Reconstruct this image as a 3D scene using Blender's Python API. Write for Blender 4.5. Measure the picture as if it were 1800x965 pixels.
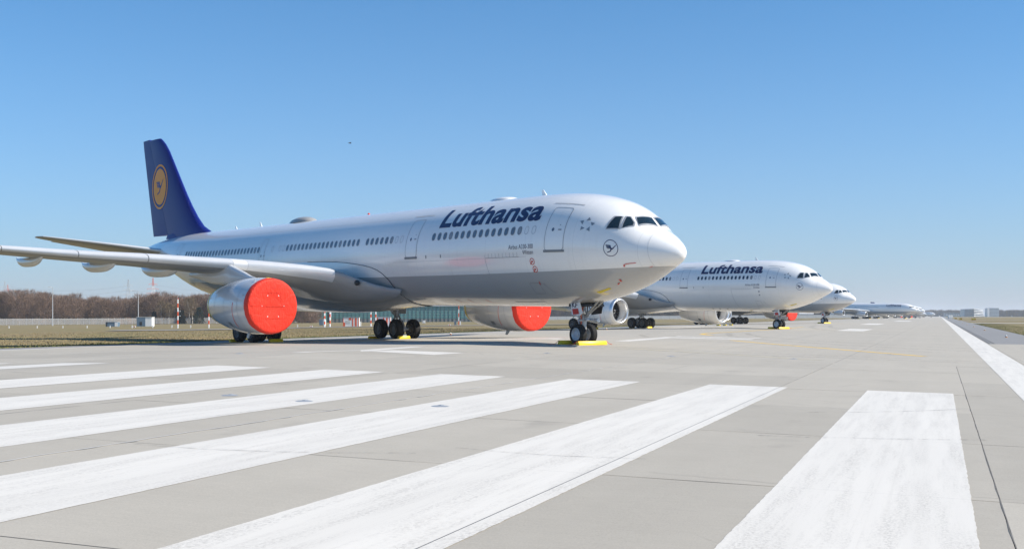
import bpy, bmesh, math, random
import numpy as np
from mathutils import Vector, Matrix

for o in list(bpy.data.objects): bpy.data.objects.remove(o)
scene = bpy.context.scene
COL = scene.collection
R_ = math.radians

# ------------------------------------------------------------------ camera, sky, sun, exposure
cam_d = bpy.data.cameras.new('camera')
cam = bpy.data.objects.new('camera', cam_d); COL.objects.link(cam)
cam_d.sensor_width = 36.0; cam_d.lens = 40.0; cam_d.shift_y = 0.0403
cam_d.clip_start = 0.1; cam_d.clip_end = 20000
cam.location = (0, 0, 1.36); cam.rotation_euler = (R_(90), 0, 0)
scene.camera = cam

SUN_AZ, SUN_EL = 101.5, 38.5            # compass angle from +Y towards +X, elevation
world = bpy.data.worlds.new('World'); scene.world = world; world.use_nodes = True
wn = world.node_tree.nodes; wl = world.node_tree.links
sky = wn.new('ShaderNodeTexSky'); sky.sky_type = 'NISHITA'; sky.sun_disc = False
sky.sun_elevation = R_(SUN_EL); sky.sun_rotation = R_(SUN_AZ)
sky.altitude = 2000; sky.air_density = 1.0; sky.dust_density = 0.3; sky.ozone_density = 6.0
# dusty air low over the horizon, the same all round
_tc = wn.new('ShaderNodeTexCoord'); _sp = wn.new('ShaderNodeSeparateXYZ'); wl.new(_tc.outputs['Generated'], _sp.inputs[0])
_mx = wn.new('ShaderNodeMath'); _mx.operation = 'MAXIMUM'; _mx.inputs[1].default_value = 0; wl.new(_sp.outputs[2], _mx.inputs[0])
_ml = wn.new('ShaderNodeMath'); _ml.operation = 'MULTIPLY'; _ml.inputs[1].default_value = -1/.155; wl.new(_mx.outputs[0], _ml.inputs[0])
_ex = wn.new('ShaderNodeMath'); _ex.operation = 'EXPONENT'; wl.new(_ml.outputs[0], _ex.inputs[0])
_mc = wn.new('ShaderNodeMix'); _mc.data_type = 'RGBA'; wl.new(_ex.outputs[0], _mc.inputs[0]); _mc.inputs[7].default_value = (2.8, 2.92, 3.35, 1)
_tn = wn.new('ShaderNodeMix'); _tn.data_type = 'RGBA'; _tn.blend_type = 'MULTIPLY'; _tn.inputs[0].default_value = 1; _tn.inputs[7].default_value = (.22, .80, .94, 1)   # the clear azure of the photograph
wl.new(sky.outputs[0], _tn.inputs[6]); wl.new(_tn.outputs[2], _mc.inputs[6])
wl.new(_mc.outputs[2], wn['Background'].inputs[0]); wn['Background'].inputs[1].default_value = 0.125
sd = bpy.data.lights.new('sun', 'SUN'); sd.energy = 5.0; sd.angle = R_(0.53); sd.color = (1.0, 0.925, 0.815)
sun = bpy.data.objects.new('sun', sd); COL.objects.link(sun)
_ts = Vector((math.sin(R_(SUN_AZ))*math.cos(R_(SUN_EL)), math.cos(R_(SUN_AZ))*math.cos(R_(SUN_EL)), math.sin(R_(SUN_EL))))
sun.rotation_euler = _ts.to_track_quat('Z', 'Y').to_euler(); sun.location = (60, -10, 80)
vs = scene.view_settings
vs.view_transform = 'Standard'; vs.look = 'None'; vs.gamma = 1; vs.use_curve_mapping = False; vs.exposure = 0.53
scene.render.engine = 'CYCLES'
scene.cycles.volume_bounces = 1

# ------------------------------------------------------------------ materials
MATS = {}
def _nodes(name):
    m = bpy.data.materials.new(name); m.use_nodes = True
    nt = m.node_tree; b = nt.nodes['Principled BSDF']
    return m, nt, b
def _n(nt, t, **kw):
    n = nt.nodes.new(t)
    for k, v in kw.items():
        if k.startswith('i_'): n.inputs[int(k[2:]) if k[2:].isdigit() else k[2:]].default_value = v
        else: setattr(n, k, v)
    return n
def _mix(nt, fac, a, b, mode='MIX'):
    n = nt.nodes.new('ShaderNodeMix'); n.data_type = 'RGBA'; n.blend_type = mode
    for sock, v in ((n.inputs[0], fac), (n.inputs[6], a), (n.inputs[7], b)):
        if hasattr(v, 'is_linked') or hasattr(v, 'links'): nt.links.new(v, sock)
        elif isinstance(v, (int, float)): sock.default_value = v
        else: sock.default_value = tuple(v) + (1,) if len(v) == 3 else v
    return n.outputs[2]
def _math(nt, op, a, b=None, c=None, clamp=False):
    n = nt.nodes.new('ShaderNodeMath'); n.operation = op; n.use_clamp = clamp
    for i, v in enumerate((a, b, c)):
        if v is None: continue
        if isinstance(v, (int, float)): n.inputs[i].default_value = v
        else: nt.links.new(v, n.inputs[i])
    return n.outputs[0]
def _ramp(nt, fac, stops):
    n = nt.nodes.new('ShaderNodeValToRGB'); nt.links.new(fac, n.inputs[0])
    e = n.color_ramp.elements
    while len(e) < len(stops): e.new(0.5)
    for i, (p, c) in enumerate(stops):
        e[i].position = p; e[i].color = (c, c, c, 1) if isinstance(c, (int, float)) else tuple(c)+(1,)
    return n.outputs[0]
def _coord(nt, scale=(1, 1, 1), out='Object'):
    tc = nt.nodes.new('ShaderNodeTexCoord'); mp = nt.nodes.new('ShaderNodeMapping')
    mp.inputs['Scale'].default_value = scale
    nt.links.new(tc.outputs[out], mp.inputs[0]); return mp.outputs[0]
def _noise(nt, vec, scale, detail=4, rough=.55):
    n = nt.nodes.new('ShaderNodeTexNoise'); n.inputs['Scale'].default_value = scale
    n.inputs['Detail'].default_value = detail; n.inputs['Roughness'].default_value = rough
    nt.links.new(vec, n.inputs['Vector']); return n.outputs[0]
def _bump(nt, b, h, strength, dist=.01):
    n = nt.nodes.new('ShaderNodeBump'); n.inputs['Strength'].default_value = strength; n.inputs['Distance'].default_value = dist
    nt.links.new(h, n.inputs['Height']); nt.links.new(n.outputs[0], b.inputs['Normal'])

def mat(name, col, rough=.5, metal=0., var=.12, scale=3., bump=0., coat=0., spec=.5, stretch=(1, 1, 1)):
    """plain procedural surface: base colour broken up by noise, roughness varied by it"""
    if name in MATS: return MATS[name]
    m, nt, b = _nodes(name)
    v = _coord(nt, stretch); f = _noise(nt, v, scale, 5)
    lo = tuple(c*(1-var) for c in col); hi = tuple(min(c*(1+var), .95) for c in col)
    nt.links.new(_mix(nt, f, lo, hi), b.inputs['Base Color'])
    nt.links.new(_math(nt, 'MULTIPLY_ADD', f, .18, max(rough-.09, .02)), b.inputs['Roughness'])
    b.inputs['Metallic'].default_value = metal
    b.inputs['Coat Weight'].default_value = coat; b.inputs['Coat Roughness'].default_value = .06
    b.inputs['Specular IOR Level'].default_value = spec
    if bump: _bump(nt, b, _noise(nt, v, scale*6, 3), bump)
    MATS[name] = m; return m

ZC0 = 4.66; PITCH = .0115
def fuselage_mat(name, belly):
    m, nt, b = _nodes(name)
    tc = nt.nodes.new('ShaderNodeTexCoord'); sp = nt.nodes.new('ShaderNodeSeparateXYZ'); nt.links.new(tc.outputs['Object'], sp.inputs[0])
    white = (.91, .895, .865)
    v = _coord(nt, (.25, 1.2, 1.0)); f = _noise(nt, v, 1.6, 6, .6)
    dirt = _noise(nt, _coord(nt, (1.8, .6, .16)), 2.2, 4)
    w = _mix(nt, _ramp(nt, f, ((.3, 0.), (.75, 1.))), tuple(c*.965 for c in white), white)
    w = _mix(nt, _math(nt, 'MULTIPLY', _ramp(nt, dirt, ((.55, 0.), (.9, 1.))), .25), w, (.62, .60, .56))
    if belly:
        ex = _math(nt, 'POWER', 2.71828, _math(nt, 'MULTIPLY', sp.outputs[0], -1/4.5))
        thr = _math(nt, 'MULTIPLY_ADD', ex, .29, ZC0-1.29)
        g = _math(nt, 'LESS_THAN', sp.outputs[2], thr)
        grey = _mix(nt, f, (.41, .405, .40), (.45, .445, .435))
        w = _mix(nt, g, w, grey)
    # panel joints: frames every few metres, faint
    fx = _math(nt, 'ABSOLUTE', _math(nt, 'SUBTRACT', _math(nt, 'FRACT', _math(nt, 'MULTIPLY', sp.outputs[0], 1/3.2)), .5))
    ln = _math(nt, 'LESS_THAN', fx, .0022)
    w = _mix(nt, _math(nt, 'MULTIPLY', ln, .28), w, (.30, .30, .31))
    nt.links.new(w, b.inputs['Base Color'])
    nt.links.new(_math(nt, 'MULTIPLY_ADD', f, .16, .16), b.inputs['Roughness'])
    b.inputs['Coat Weight'].default_value = .8; b.inputs['Coat Roughness'].default_value = .10; b.inputs['Coat IOR'].default_value = 1.55
    # skin is never perfectly flat: very soft waviness between frames
    _bump(nt, b, _noise(nt, _coord(nt, (1.9, .5, .5)), 1.0, 2), .12, .012)
    return m
M_FUS_BELLY = fuselage_mat('white_paint_grey_belly', True)
M_FUS_WHITE = fuselage_mat('white_paint', False)
M_GREY = mat('grey_wing_paint', (.33, .325, .315), .34, var=.06, scale=1.2, coat=.15)
M_LIP = mat('bare_aluminium', (.78, .79, .80), .30, .85, var=.05, scale=2)
M_SLAT = mat('slat_metal', (.74, .74, .735), .36, .25, var=.05, scale=1.5)
M_NAC = mat('nacelle_grey_paint', (.58, .59, .60), .20, .0, var=.05, scale=1.5, coat=.5)
M_NACW = mat('nacelle_white_paint', (.85, .84, .82), .24, var=.03, scale=1.5, coat=.4)
M_NAVY = mat('navy_paint', (.012, .024, .20), .30, var=.05, scale=.4, coat=0., spec=.10)
M_ORANGE = mat('emblem_orange', (.94, .34, .008), .40, var=.05, scale=.4, coat=0., spec=.2)
M_TEXT = mat('navy_lettering', (.011, .013, .075), .32, var=.06, scale=2., coat=.3)
M_LINE = mat('panel_seam_dark', (.10, .105, .12), .5, var=.1)
M_SEAM2 = mat('panel_seam_faint', (.52, .52, .52), .4, var=.1)
M_SEAM = mat('panel_seam_light', (.34, .35, .37), .45, var=.1)
M_SILVER = mat('emblem_silver', (.30, .32, .34), .35, .3, var=.2, scale=8)
M_GLASS = mat('cabin_glass', (.12, .155, .20), .12, var=.25, scale=5, coat=.6)
M_COCKPIT = mat('cockpit_glass', (.012, .022, .028), .06, var=.3, scale=2, coat=.8)
M_FRAME = mat('window_frame', (.20, .215, .23), .45, var=.1)
M_WFRAME = mat('windshield_frame', (.42, .43, .44), .4, .4, var=.1)
M_TYRE = mat('tyre_rubber', (.018, .018, .019), .78, var=.25, scale=6, bump=.3, spec=.3)
M_RIM = mat('wheel_rim', (.52, .54, .56), .42, .3, var=.12, scale=6)
M_RIM_SHADE = mat('main_wheel_rim_shade', (.12, .12, .125), .55, .2, var=.2, scale=6)  # rim metal with the shadow over the main wheels put into its colour
M_STEEL = mat('gear_steel', (.40, .41, .42), .4, .35, var=.2, scale=6)
M_CHROME = mat('oleo_chrome', (.75, .75, .75), .15, 1., var=.05)
M_DARK = mat('bay_dark', (.03, .031, .033), .6, var=.3, scale=4)
M_HOSE = mat('hose_orange', (.62, .09, .02), .5, var=.2, scale=9)
M_RED = mat('red_streamer', (.62, .035, .02), .55, var=.15, scale=8)
M_YEL = mat('chock_yellow', (.80, .55, .012), .45, var=.10, scale=5, bump=.15)
M_YBAND = mat('strap_yellow', (.70, .55, .03), .5, var=.1, scale=5)
M_FAN = mat('fan_blades', (.07, .072, .078), .35, .6, var=.2, scale=8)
M_EXH = mat('exhaust_metal', (.20, .18, .16), .4, .8, var=.2, scale=4)
M_BULB = mat('lamp_glass', (.7, .7, .68), .15, var=.1)
def cover_mat():
    m, nt, b = _nodes('red_tarpaulin')
    v = _coord(nt); n1 = _noise(nt, v, 2.2, 6, .6); n2 = _noise(nt, _coord(nt, (1, 4, 1)), 3.2, 5, .62)
    nt.links.new(_mix(nt, n1, (.66, .032, .016), (.76, .05, .024)), b.inputs['Base Color'])
    b.inputs['Roughness'].default_value = .5; b.inputs['Specular IOR Level'].default_value = .25
    wv = nt.nodes.new('ShaderNodeTexVoronoi'); wv.feature = 'DISTANCE_TO_EDGE'; wv.inputs['Scale'].default_value = 1.7
    nt.links.new(_mix(nt, .35, v, _noise(nt, v, 1.4, 3)), wv.inputs['Vector'])
    h = _math(nt, 'ADD', _math(nt, 'MULTIPLY', n2, .8), _math(nt, 'MINIMUM', wv.outputs[0], .12))
    _bump(nt, b, h, .8, .09)
    return m
M_COVER = cover_mat()

# ------------------------------------------------------------------ mesh helpers
class MB:
    def __init__(s): s.v = []; s.f = []
    def add(s, vs_, fs):
        o = len(s.v); s.v += [tuple(p) for p in vs_]; s.f += [tuple(i+o for i in f) for f in fs]
    def box(s, c, d, rot=None):
        x, y, z = d[0]/2, d[1]/2, d[2]/2
        p = [Vector((i*x, j*y, k*z)) for k in (-1, 1) for j in (-1, 1) for i in (-1, 1)]
        if rot is not None: p = [rot @ q for q in p]
        p = [q + Vector(c) for q in p]
        s.add(p, [(0, 2, 3, 1), (4, 5, 7, 6), (0, 1, 5, 4), (2, 6, 7, 3), (0, 4, 6, 2), (1, 3, 7, 5)]); return s
    def tube(s, a, b, r0, r1=None, n=10, caps=True):
        a = Vector(a); b = Vector(b); r1 = r0 if r1 is None else r1
        d = (b-a).normalized(); u = d.orthogonal().normalized(); w = d.cross(u)
        P = [a+(u*math.cos(2*math.pi*i/n)+w*math.sin(2*math.pi*i/n))*r0 for i in range(n)]
        P += [b+(u*math.cos(2*math.pi*i/n)+w*math.sin(2*math.pi*i/n))*r1 for i in range(n)]
        F = [(i, (i+1) % n, n+(i+1) % n, n+i) for i in range(n)]
        if caps: F += [tuple(range(n))[::-1], tuple(range(n, 2*n))]
        s.add(P, F); return s
    def path(s, pts, r, n=6):
        for i in range(len(pts)-1): s.tube(pts[i], pts[i+1], r, r, n, False)
        return s
    def revolve(s, prof, axis='x', c=(0, 0, 0), n=32, closed=False):
        P = []
        for t, r in prof:
            for i in range(n):
                a = 2*math.pi*i/n; q, w = r*math.cos(a), r*math.sin(a)
                P.append({'x': (c[0]+t, c[1]+q, c[2]+w), 'y': (c[0]+w, c[1]+t, c[2]+q), 'z': (c[0]+q, c[1]+w, c[2]+t)}[axis])
        m = len(prof); F = []
        for k in range(m if closed else m-1):
            k2 = (k+1) % m
            F += [(k*n+i, k*n+(i+1) % n, k2*n+(i+1) % n, k2*n+i) for i in range(n)]
        s.add(P, F); return s
    def loft(s, rings, closed=True, cap=True):
        n = len(rings[0]); P = [p for r in rings for p in r]; F = []
        for k in range(len(rings)-1):
            for i in range(n if closed else n-1):
                j = (i+1) % n; F.append((k*n+i, k*n+j, (k+1)*n+j, (k+1)*n+i))
        if cap and closed: F += [tuple(range(n))[::-1], tuple(range((len(rings)-1)*n, len(rings)*n))]
        s.add(P, F); return s
    def prism(s, poly, h, M=None):
        """poly in local xy, extruded by h along local z, placed by matrix M"""
        n = len(poly); P = [Vector((x, y, 0)) for x, y in poly]+[Vector((x, y, h)) for x, y in poly]
        if M is not None: P = [M @ p for p in P]
        s.add(P, [tuple(range(n))[::-1], tuple(range(n, 2*n))]+[(i, (i+1) % n, n+(i+1) % n, n+i) for i in range(n)]); return s
    def mesh(s, name, smooth=None):
        me = bpy.data.meshes.new(name); me.from_pydata(s.v, [], s.f); me.update()
        if smooth is not None:
            bm = bmesh.new(); bm.from_mesh(me); bmesh.ops.recalc_face_normals(bm, faces=bm.faces); bm.to_mesh(me); bm.free()
            me.shade_smooth()
            if smooth < 180: me.set_sharp_from_angle(angle=R_(smooth))
        else:
            bm = bmesh.new(); bm.from_mesh(me); bmesh.ops.recalc_face_normals(bm, faces=bm.faces); bm.to_mesh(me); bm.free()
        return me
    def build(s, name, m, parent=None, smooth=None, loc=None):
        return obj(name, s.mesh(name, smooth), m, parent, loc)
def obj(name, me, m, parent=None, loc=None):
    if m is not None and not me.materials: me.materials.append(m)
    o = bpy.data.objects.new(name, me); COL.objects.link(o)
    if parent is not None: o.parent = parent
    if loc is not None: o.location = loc
    return o
def thing(name, label, cat, loc=(0, 0, 0), rotz=0, group=None):
    o = bpy.data.objects.new(name, None); COL.objects.link(o); o.empty_display_size = .3
    o.location = loc; o.rotation_euler = (0, 0, rotz); return tag(o, label, cat, group)
def tag(o, label=None, cat=None, group=None, kind=None):
    if label: o['label'] = label
    if cat: o['category'] = cat
    if group: o['group'] = group
    if kind: o['kind'] = kind
    return o
def copy_tree(o, parent=None):
    c = o.copy(); COL.objects.link(c); c.parent = parent
    for ch in list(o.children): copy_tree(ch, c)
    return c

# ------------------------------------------------------------------ the ground: crowned runway in its own frame
PHI = math.atan2(752, 2000)                      # runway heading, to the right of the view axis
QV = Vector((math.cos(PHI), -math.sin(PHI))); RV = Vector((math.sin(PHI), math.cos(PHI)))
CROWN = -21.4
def gz(lat):
    d = abs(lat-CROWN); z = -.017*min(d, 24.2)
    if d > 24.2: z -= min(d-24.2, 380)*(.0067 if lat < 0 else .0015)
    return z
def rw(lat, al, dz=0.):                          # runway frame -> world
    p = QV*lat+RV*al; return Vector((p.x, p.y, gz(lat)+dz))
def w2l(x, y): return x*QV.x+y*QV.y, x*RV.x+y*RV.y
def gw(x, y): return gz(w2l(x, y)[0])
def gpt(u, D, dz=0.):                            # ground point at image column u and depth D
    x = (u-900)/2000*D; return Vector((x, D, gw(x, D)+dz))
def rframe(name, me, m, parent=None, kind='structure'):
    o = obj(name, me, m, parent)
    if parent is None: o.rotation_euler = (0, 0, -PHI); o['kind'] = kind
    return o
def strip_mesh(name, lats, als, dz):
    """sheet in the runway frame, following the crown"""
    mb = MB(); P = [(l, a, gz(l)+dz) for a in als for l in lats]; n = len(lats)
    mb.add(P, [(j*n+i, j*n+i+1, (j+1)*n+i+1, (j+1)*n+i) for j in range(len(als)-1) for i in range(n-1)])
    return mb.mesh(name)

def concrete_mat(name, joints):
    m, nt, b = _nodes(name)
    tc = nt.nodes.new('ShaderNodeTexCoord'); sp = nt.nodes.new('ShaderNodeSeparateXYZ'); nt.links.new(tc.outputs['Object'], sp.inputs[0])
    big = _noise(nt, _coord(nt), .16, 5, .6); mid = _noise(nt, _coord(nt), 1.1, 6, .65); fine = _noise(nt, _coord(nt), 60, 3, .6)
    brush = _noise(nt, _coord(nt, (2.5, 90, 1)), 1.0, 3, .6)
    long_ = _noise(nt, _coord(nt, (1.1, .02, 1)), 1.0, 4, .6)
    c = _mix(nt, _ramp(nt, big, ((.3, 0.), (.7, 1.))), (.372, .345, .298), (.432, .402, .350))
    c = _mix(nt, _math(nt, 'MULTIPLY', _ramp(nt, mid, ((.35, 1.), (.6, 0.))), .22), c, (.30, .275, .235))
    c = _mix(nt, _math(nt, 'MULTIPLY', _ramp(nt, long_, ((.45, 0.), (.75, 1.))), .35), c, (.30, .278, .245))
    c = _mix(nt, .30, c, _ramp(nt, fine, ((.2, (.20,.185,.155)), (.8, (.60,.55,.46)))), 'MIX')
    c = _mix(nt, .12, c, _ramp(nt, brush, ((.3, (.24,.22,.185)), (.7, (.54,.495,.415)))), 'MIX')
    oi = nt.nodes.new('ShaderNodeObjectInfo')
    c = _mix(nt, 1.0, c, _ramp(nt, oi.outputs['Random'], ((0., .91), (1., 1.04))), 'MULTIPLY') if not joints else c
    # hairline cracks and old stains
    vo = nt.nodes.new('ShaderNodeTexVoronoi'); vo.feature = 'DISTANCE_TO_EDGE'; vo.inputs['Scale'].default_value = .16
    nt.links.new(_mix(nt, .10, _coord(nt), _noise(nt, _coord(nt), .9, 4)), vo.inputs['Vector'])
    ck = _math(nt, 'MULTIPLY', _math(nt, 'LESS_THAN', vo.outputs[0], .0016), _ramp(nt, big, ((.5, 0.), (.6, 1.))))
    c = _mix(nt, _math(nt, 'MULTIPLY', ck, .5), c, (.13, .12, .105))
    spot = _noise(nt, _coord(nt, (1, .7, 1)), .75, 3, .5)
    c = _mix(nt, _math(nt, 'MULTIPLY', _ramp(nt, spot, ((.64, 0.), (.74, 1.))), .30), c, (.20, .185, .165))
    if joints:
        fa = _math(nt, 'ABSOLUTE', _math(nt, 'SUBTRACT', _math(nt, 'FRACT', _math(nt, 'MULTIPLY', _math(nt, 'SUBTRACT', sp.outputs[1], 1.45-2.52), 1/5.04)), .5))
        ja = _math(nt, 'LESS_THAN', fa, .0022)
        fl = _math(nt, 'ABSOLUTE', _math(nt, 'SUBTRACT', _math(nt, 'FRACT', _math(nt, 'MULTIPLY', _math(nt, 'ADD', sp.outputs[0], 3.5+2.98), 1/5.966)), .5))
        jl = _math(nt, 'LESS_THAN', fl, .0024)
        c = _mix(nt, _math(nt, 'MULTIPLY', _math(nt, 'MAXIMUM', ja, jl), .55), c, (.09, .085, .08))
    nt.links.new(c, b.inputs['Base Color']); b.inputs['Roughness'].default_value = .78; b.inputs['Specular IOR Level'].default_value = .35
    _bump(nt, b, _math(nt, 'ADD', fine, brush), .18, .004)
    return m
M_CONC = concrete_mat('runway_concrete', True); M_SLAB = concrete_mat('slab_concrete', False)
M_FILL = mat('joint_filler', (.060, .058, .055), .9, var=.3, scale=8)
def asphalt_mat(name, col):
    m, nt, b = _nodes(name)
    fine = _noise(nt, _coord(nt), 70, 3, .7); big = _noise(nt, _coord(nt, (1, .12, 1)), .35, 5, .6)
    c = _mix(nt, big, tuple(k*.88 for k in col), tuple(k*1.1 for k in col)); c = _mix(nt, .25, c, _ramp(nt, fine, ((.2, col[0]*.5), (.8, col[0]*1.7))))
    nt.links.new(c, b.inputs['Base Color']); b.inputs['Roughness'].default_value = .85; _bump(nt, b, fine, .3, .006); return m
M_ASPH = asphalt_mat('shoulder_asphalt', (.215, .212, .21)); M_ROAD = asphalt_mat('service_road_asphalt', (.27, .25, .235))
def paint_mat(name, col, joints=False):
    m, nt, b = _nodes(name)
    tc = nt.nodes.new('ShaderNodeTexCoord'); sp = nt.nodes.new('ShaderNodeSeparateXYZ'); nt.links.new(tc.outputs['Object'], sp.inputs[0])
    fine = _noise(nt, _coord(nt, (1, .5, 1)), 42, 4, .7); big = _noise(nt, _coord(nt, (1.6, .09, 1)), 1.0, 5, .6)
    wear = _noise(nt, _coord(nt, (5, .35, 1)), 1.0, 7, .68); scr = _noise(nt, _coord(nt, (14, .05, 1)), 1.0, 3, .6)
    c = _mix(nt, _ramp(nt, big, ((.35, 0.), (.7, 1.))), tuple(k*.93 for k in col), col)
    w = _math(nt, 'MULTIPLY', _ramp(nt, wear, ((.43, 0.), (.62, 1.))), _ramp(nt, fine, ((.42, 0.), (.62, .75))))
    c = _mix(nt, w, c, (.42, .395, .355))
    c = _mix(nt, _math(nt, 'MULTIPLY', _ramp(nt, scr, ((.62, 0.), (.74, 1.))), .28), c, (.52, .49, .44))
    # joints of the slabs below show through the paint as hairlines
    fa = _math(nt, 'ABSOLUTE', _math(nt, 'SUBTRACT', _math(nt, 'FRACT', _math(nt, 'MULTIPLY', _math(nt, 'SUBTRACT', sp.outputs[1], 1.45-2.52), 1/5.04)), .5))
    ja = _math(nt, 'LESS_THAN', fa, .0008)
    jl = _math(nt, 'LESS_THAN', _math(nt, 'ABSOLUTE', _math(nt, 'ADD', sp.outputs[0], 3.5)), .006)
    c = _mix(nt, _math(nt, 'MULTIPLY', ja, .45), c, (.22, .21, .20)); c = _mix(nt, jl, c, (.10, .095, .09))
    nt.links.new(c, b.inputs['Base Color']); b.inputs['Roughness'].default_value = .6
    _bump(nt, b, fine, .2, .003); return m
M_PAINT = paint_mat('white_runway_paint', (.68, .648, .59)); M_YPAINT = paint_mat('yellow_taxi_paint', (.80, .50, .04))
def ypale():
    m = paint_mat('faded_yellow_paint', (.46, .41, .30)); return m
M_YPALE = ypale()
def grass_mat():
    m, nt, b = _nodes('dry_grass')
    tc = nt.nodes.new('ShaderNodeTexCoord'); sp = nt.nodes.new('ShaderNodeSeparateXYZ'); nt.links.new(tc.outputs['Object'], sp.inputs[0])
    a = _noise(nt, _coord(nt, (1, .35, 1)), .05, 6, .65); f = _noise(nt, _coord(nt), 2.2, 7, .72); k = _noise(nt, _coord(nt, (.5, .2, 1)), .5, 5, .65)
    c = _mix(nt, _ramp(nt, f, ((.3, 0.), (.7, 1.))), (.17, .135, .07), (.30, .24, .135))
    c = _mix(nt, _math(nt, 'MULTIPLY', _ramp(nt, k, ((.45, 0.), (.65, 1.))), .65), c, (.15, .16, .06))
    c = _mix(nt, _math(nt, 'MULTIPLY', _ramp(nt, a, ((.45, 0.), (.62, 1.))), .6), c, (.24, .185, .118))
    nt.links.new(c, b.inputs['Base Color']); b.inputs['Roughness'].default_value = .95; b.inputs['Specular IOR Level'].default_value = .1
    _bump(nt, b, f, .9, .12); return m
M_GRASS = grass_mat()

lats_all = [-4200, -1500, -800, -405, -300, -200, -120, -80, -60, -48.6, CROWN-24.2, -33, CROWN, -10, CROWN+24.2, 7.2, 20, 60, 200, 383, 900, 2500, 4200]
ground = rframe('ground', strip_mesh('ground', lats_all, [-400, -100, 0, 60, 150, 300, 600, 1200, 2500, 4500, 6500], -.06), M_GRASS)
LJ = [2.85, .53, -3.5, -9.4, -13.4, -17.4, CROWN, -25.4, -29.4, -33.4, -37.4, -41.4, CROWN-24.2]
AJ = [-8.63+5.04*i for i in range(11)]            # slabs from -8.6 to 41.8 m
# base sheet under the slabs and the far sheet of the runway
mb = MB()
def sheet(mb, lats, als, dz):
    P = [(l, a, gz(l)+dz) for a in als for l in lats]; n = len(lats)
    mb.add(P, [(j*n+i, j*n+i+1, (j+1)*n+i+1, (j+1)*n+i) for j in range(len(als)-1) for i in range(n-1)])
sheet(mb, [CROWN-24.2, CROWN, 2.85], [AJ[-1], 80, 200, 600, 1500, 3200], 0.)
runway = rframe('runway', mb.mesh('runway'), M_CONC)
mb = MB(); sheet(mb, [CROWN-24.2, CROWN, 2.85], [AJ[0]-30, AJ[-1]-.004], -.012)
rframe('joint_bed', mb.mesh('joint_bed'), M_FILL, runway)
rnd = random.Random(5)
for j in range(len(AJ)-1):
    for i in range(len(LJ)-1):
        l0, l1, a0, a1 = LJ[i+1], LJ[i], AJ[j], AJ[j+1]
        # leave out what lies behind or far to the left of the view
        c = rw((l0+l1)/2, (a0+a1)/2)
        if c.y < 1.5 or c.x < -.52*c.y-9 or c.x > .52*c.y+9: continue
        g = .004; bv = .004; ch = rnd.uniform(-.0012, .0012)
        P = []
        for (la, aa, dz) in ((l0+g, a0+g, -.05), (l1-g, a0+g, -.05), (l1-g, a1-g, -.05), (l0+g, a1-g, -.05),
                             (l0+g, a0+g, -.002), (l1-g, a0+g, -.002), (l1-g, a1-g, -.002), (l0+g, a1-g, -.002),
                             (l0+g+bv, a0+g+bv, 0), (l1-g-bv, a0+g+bv, 0), (l1-g-bv, a1-g-bv, 0), (l0+g+bv, a1-g-bv, 0)):
            P.append((la, aa, gz(la)+dz+ch))
        s = MB(); s.add(P, [(0, 1, 5, 4), (1, 2, 6, 5), (2, 3, 7, 6), (3, 0, 4, 7), (4, 5, 9, 8), (5, 6, 10, 9), (6, 7, 11, 10), (7, 4, 8, 11), (8, 9, 10, 11)])
        rframe('concrete_slab', s.mesh('concrete_slab'), M_SLAB, runway)
# shoulders
sh = MB(); sheet(sh, [2.87, 4.6, 7.2], [-40, 20, 77.5], -.004); rframe('right_shoulder', sh.mesh('right_shoulder'), M_CONC)
sh = MB(); sheet(sh, [2.87, 4.6, 7.2], [77.51, 160, 400, 1200, 3000], -.006); rframe('asphalt_shoulder', sh.mesh('asphalt_shoulder'), M_ASPH)
sh = MB(); sheet(sh, [-48.4, CROWN-24.22], [-60, 20, 200, 800, 2500], -.006); rframe('left_shoulder', sh.mesh('left_shoulder'), M_ASPH)
# right-hand grass lies a little higher so the shoulder edge reads
TY = [(6.9, 250), (14, 420)]
sh = MB(); sheet(sh, [7.25, 30, 200, 900], [290, 318], -.012); rframe('taxiway', sh.mesh('taxiway'), M_CONC)
sh = MB(); sheet(sh, [60, 200, 900], [700, 760], -.012); rframe('far_taxiway', sh.mesh('far_taxiway'), M_CONC)
# painted markings: children of the runway, a few millimetres proud
def mark(name, lat0, lat1, a0, a1, m=None, skew=0.):
    mb = MB(); lats = sorted({lat0, lat1} | ({CROWN} if lat0 < CROWN < lat1 else set()))
    als = [a0+(a1-a0)*k/6 for k in range(7)]
    sheet(mb, lats, als, .004); return rframe(name, mb.mesh(name), m or M_PAINT, runway)
def jag_stripe(lat0, lat1, a0, a1):
    r = random.Random(int(lat0*100)); mb = MB(); P = []; n = 260
    for k in range(n+1):
        a = a0+(a1-a0)*k/n
        for l, sgn in ((lat0, -1), (lat1, 1)):
            l += r.uniform(-.005, .005); P.append((l, a, gz(l)+.004))
    mb.add(P, [(2*k, 2*k+1, 2*k+3, 2*k+2) for k in range(n)]); return rframe('threshold_stripe', mb.mesh('threshold_stripe'), M_PAINT, runway)
for l0 in (-1.54, -5.14, -8.66, -12.18, -15.62, -19.10, -24.55, -28.1):
    jag_stripe(l0, l0+1.82, -2.5, 27.1)
mark('edge_line', 1.62, 2.78, -20, 1800); mark('edge_line', CROWN-24.0, CROWN-23.0, -40, 1500)
def poly_mark(name, pts, m=None):
    """flat painted outline given as (lat, along) points"""
    mb = MB(); mb.add([(l, a, gz(l)+.0045) for l, a in pts], [tuple(range(len(pts)))]); return rframe(name, mb.mesh(name), m or M_PAINT, runway)
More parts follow.
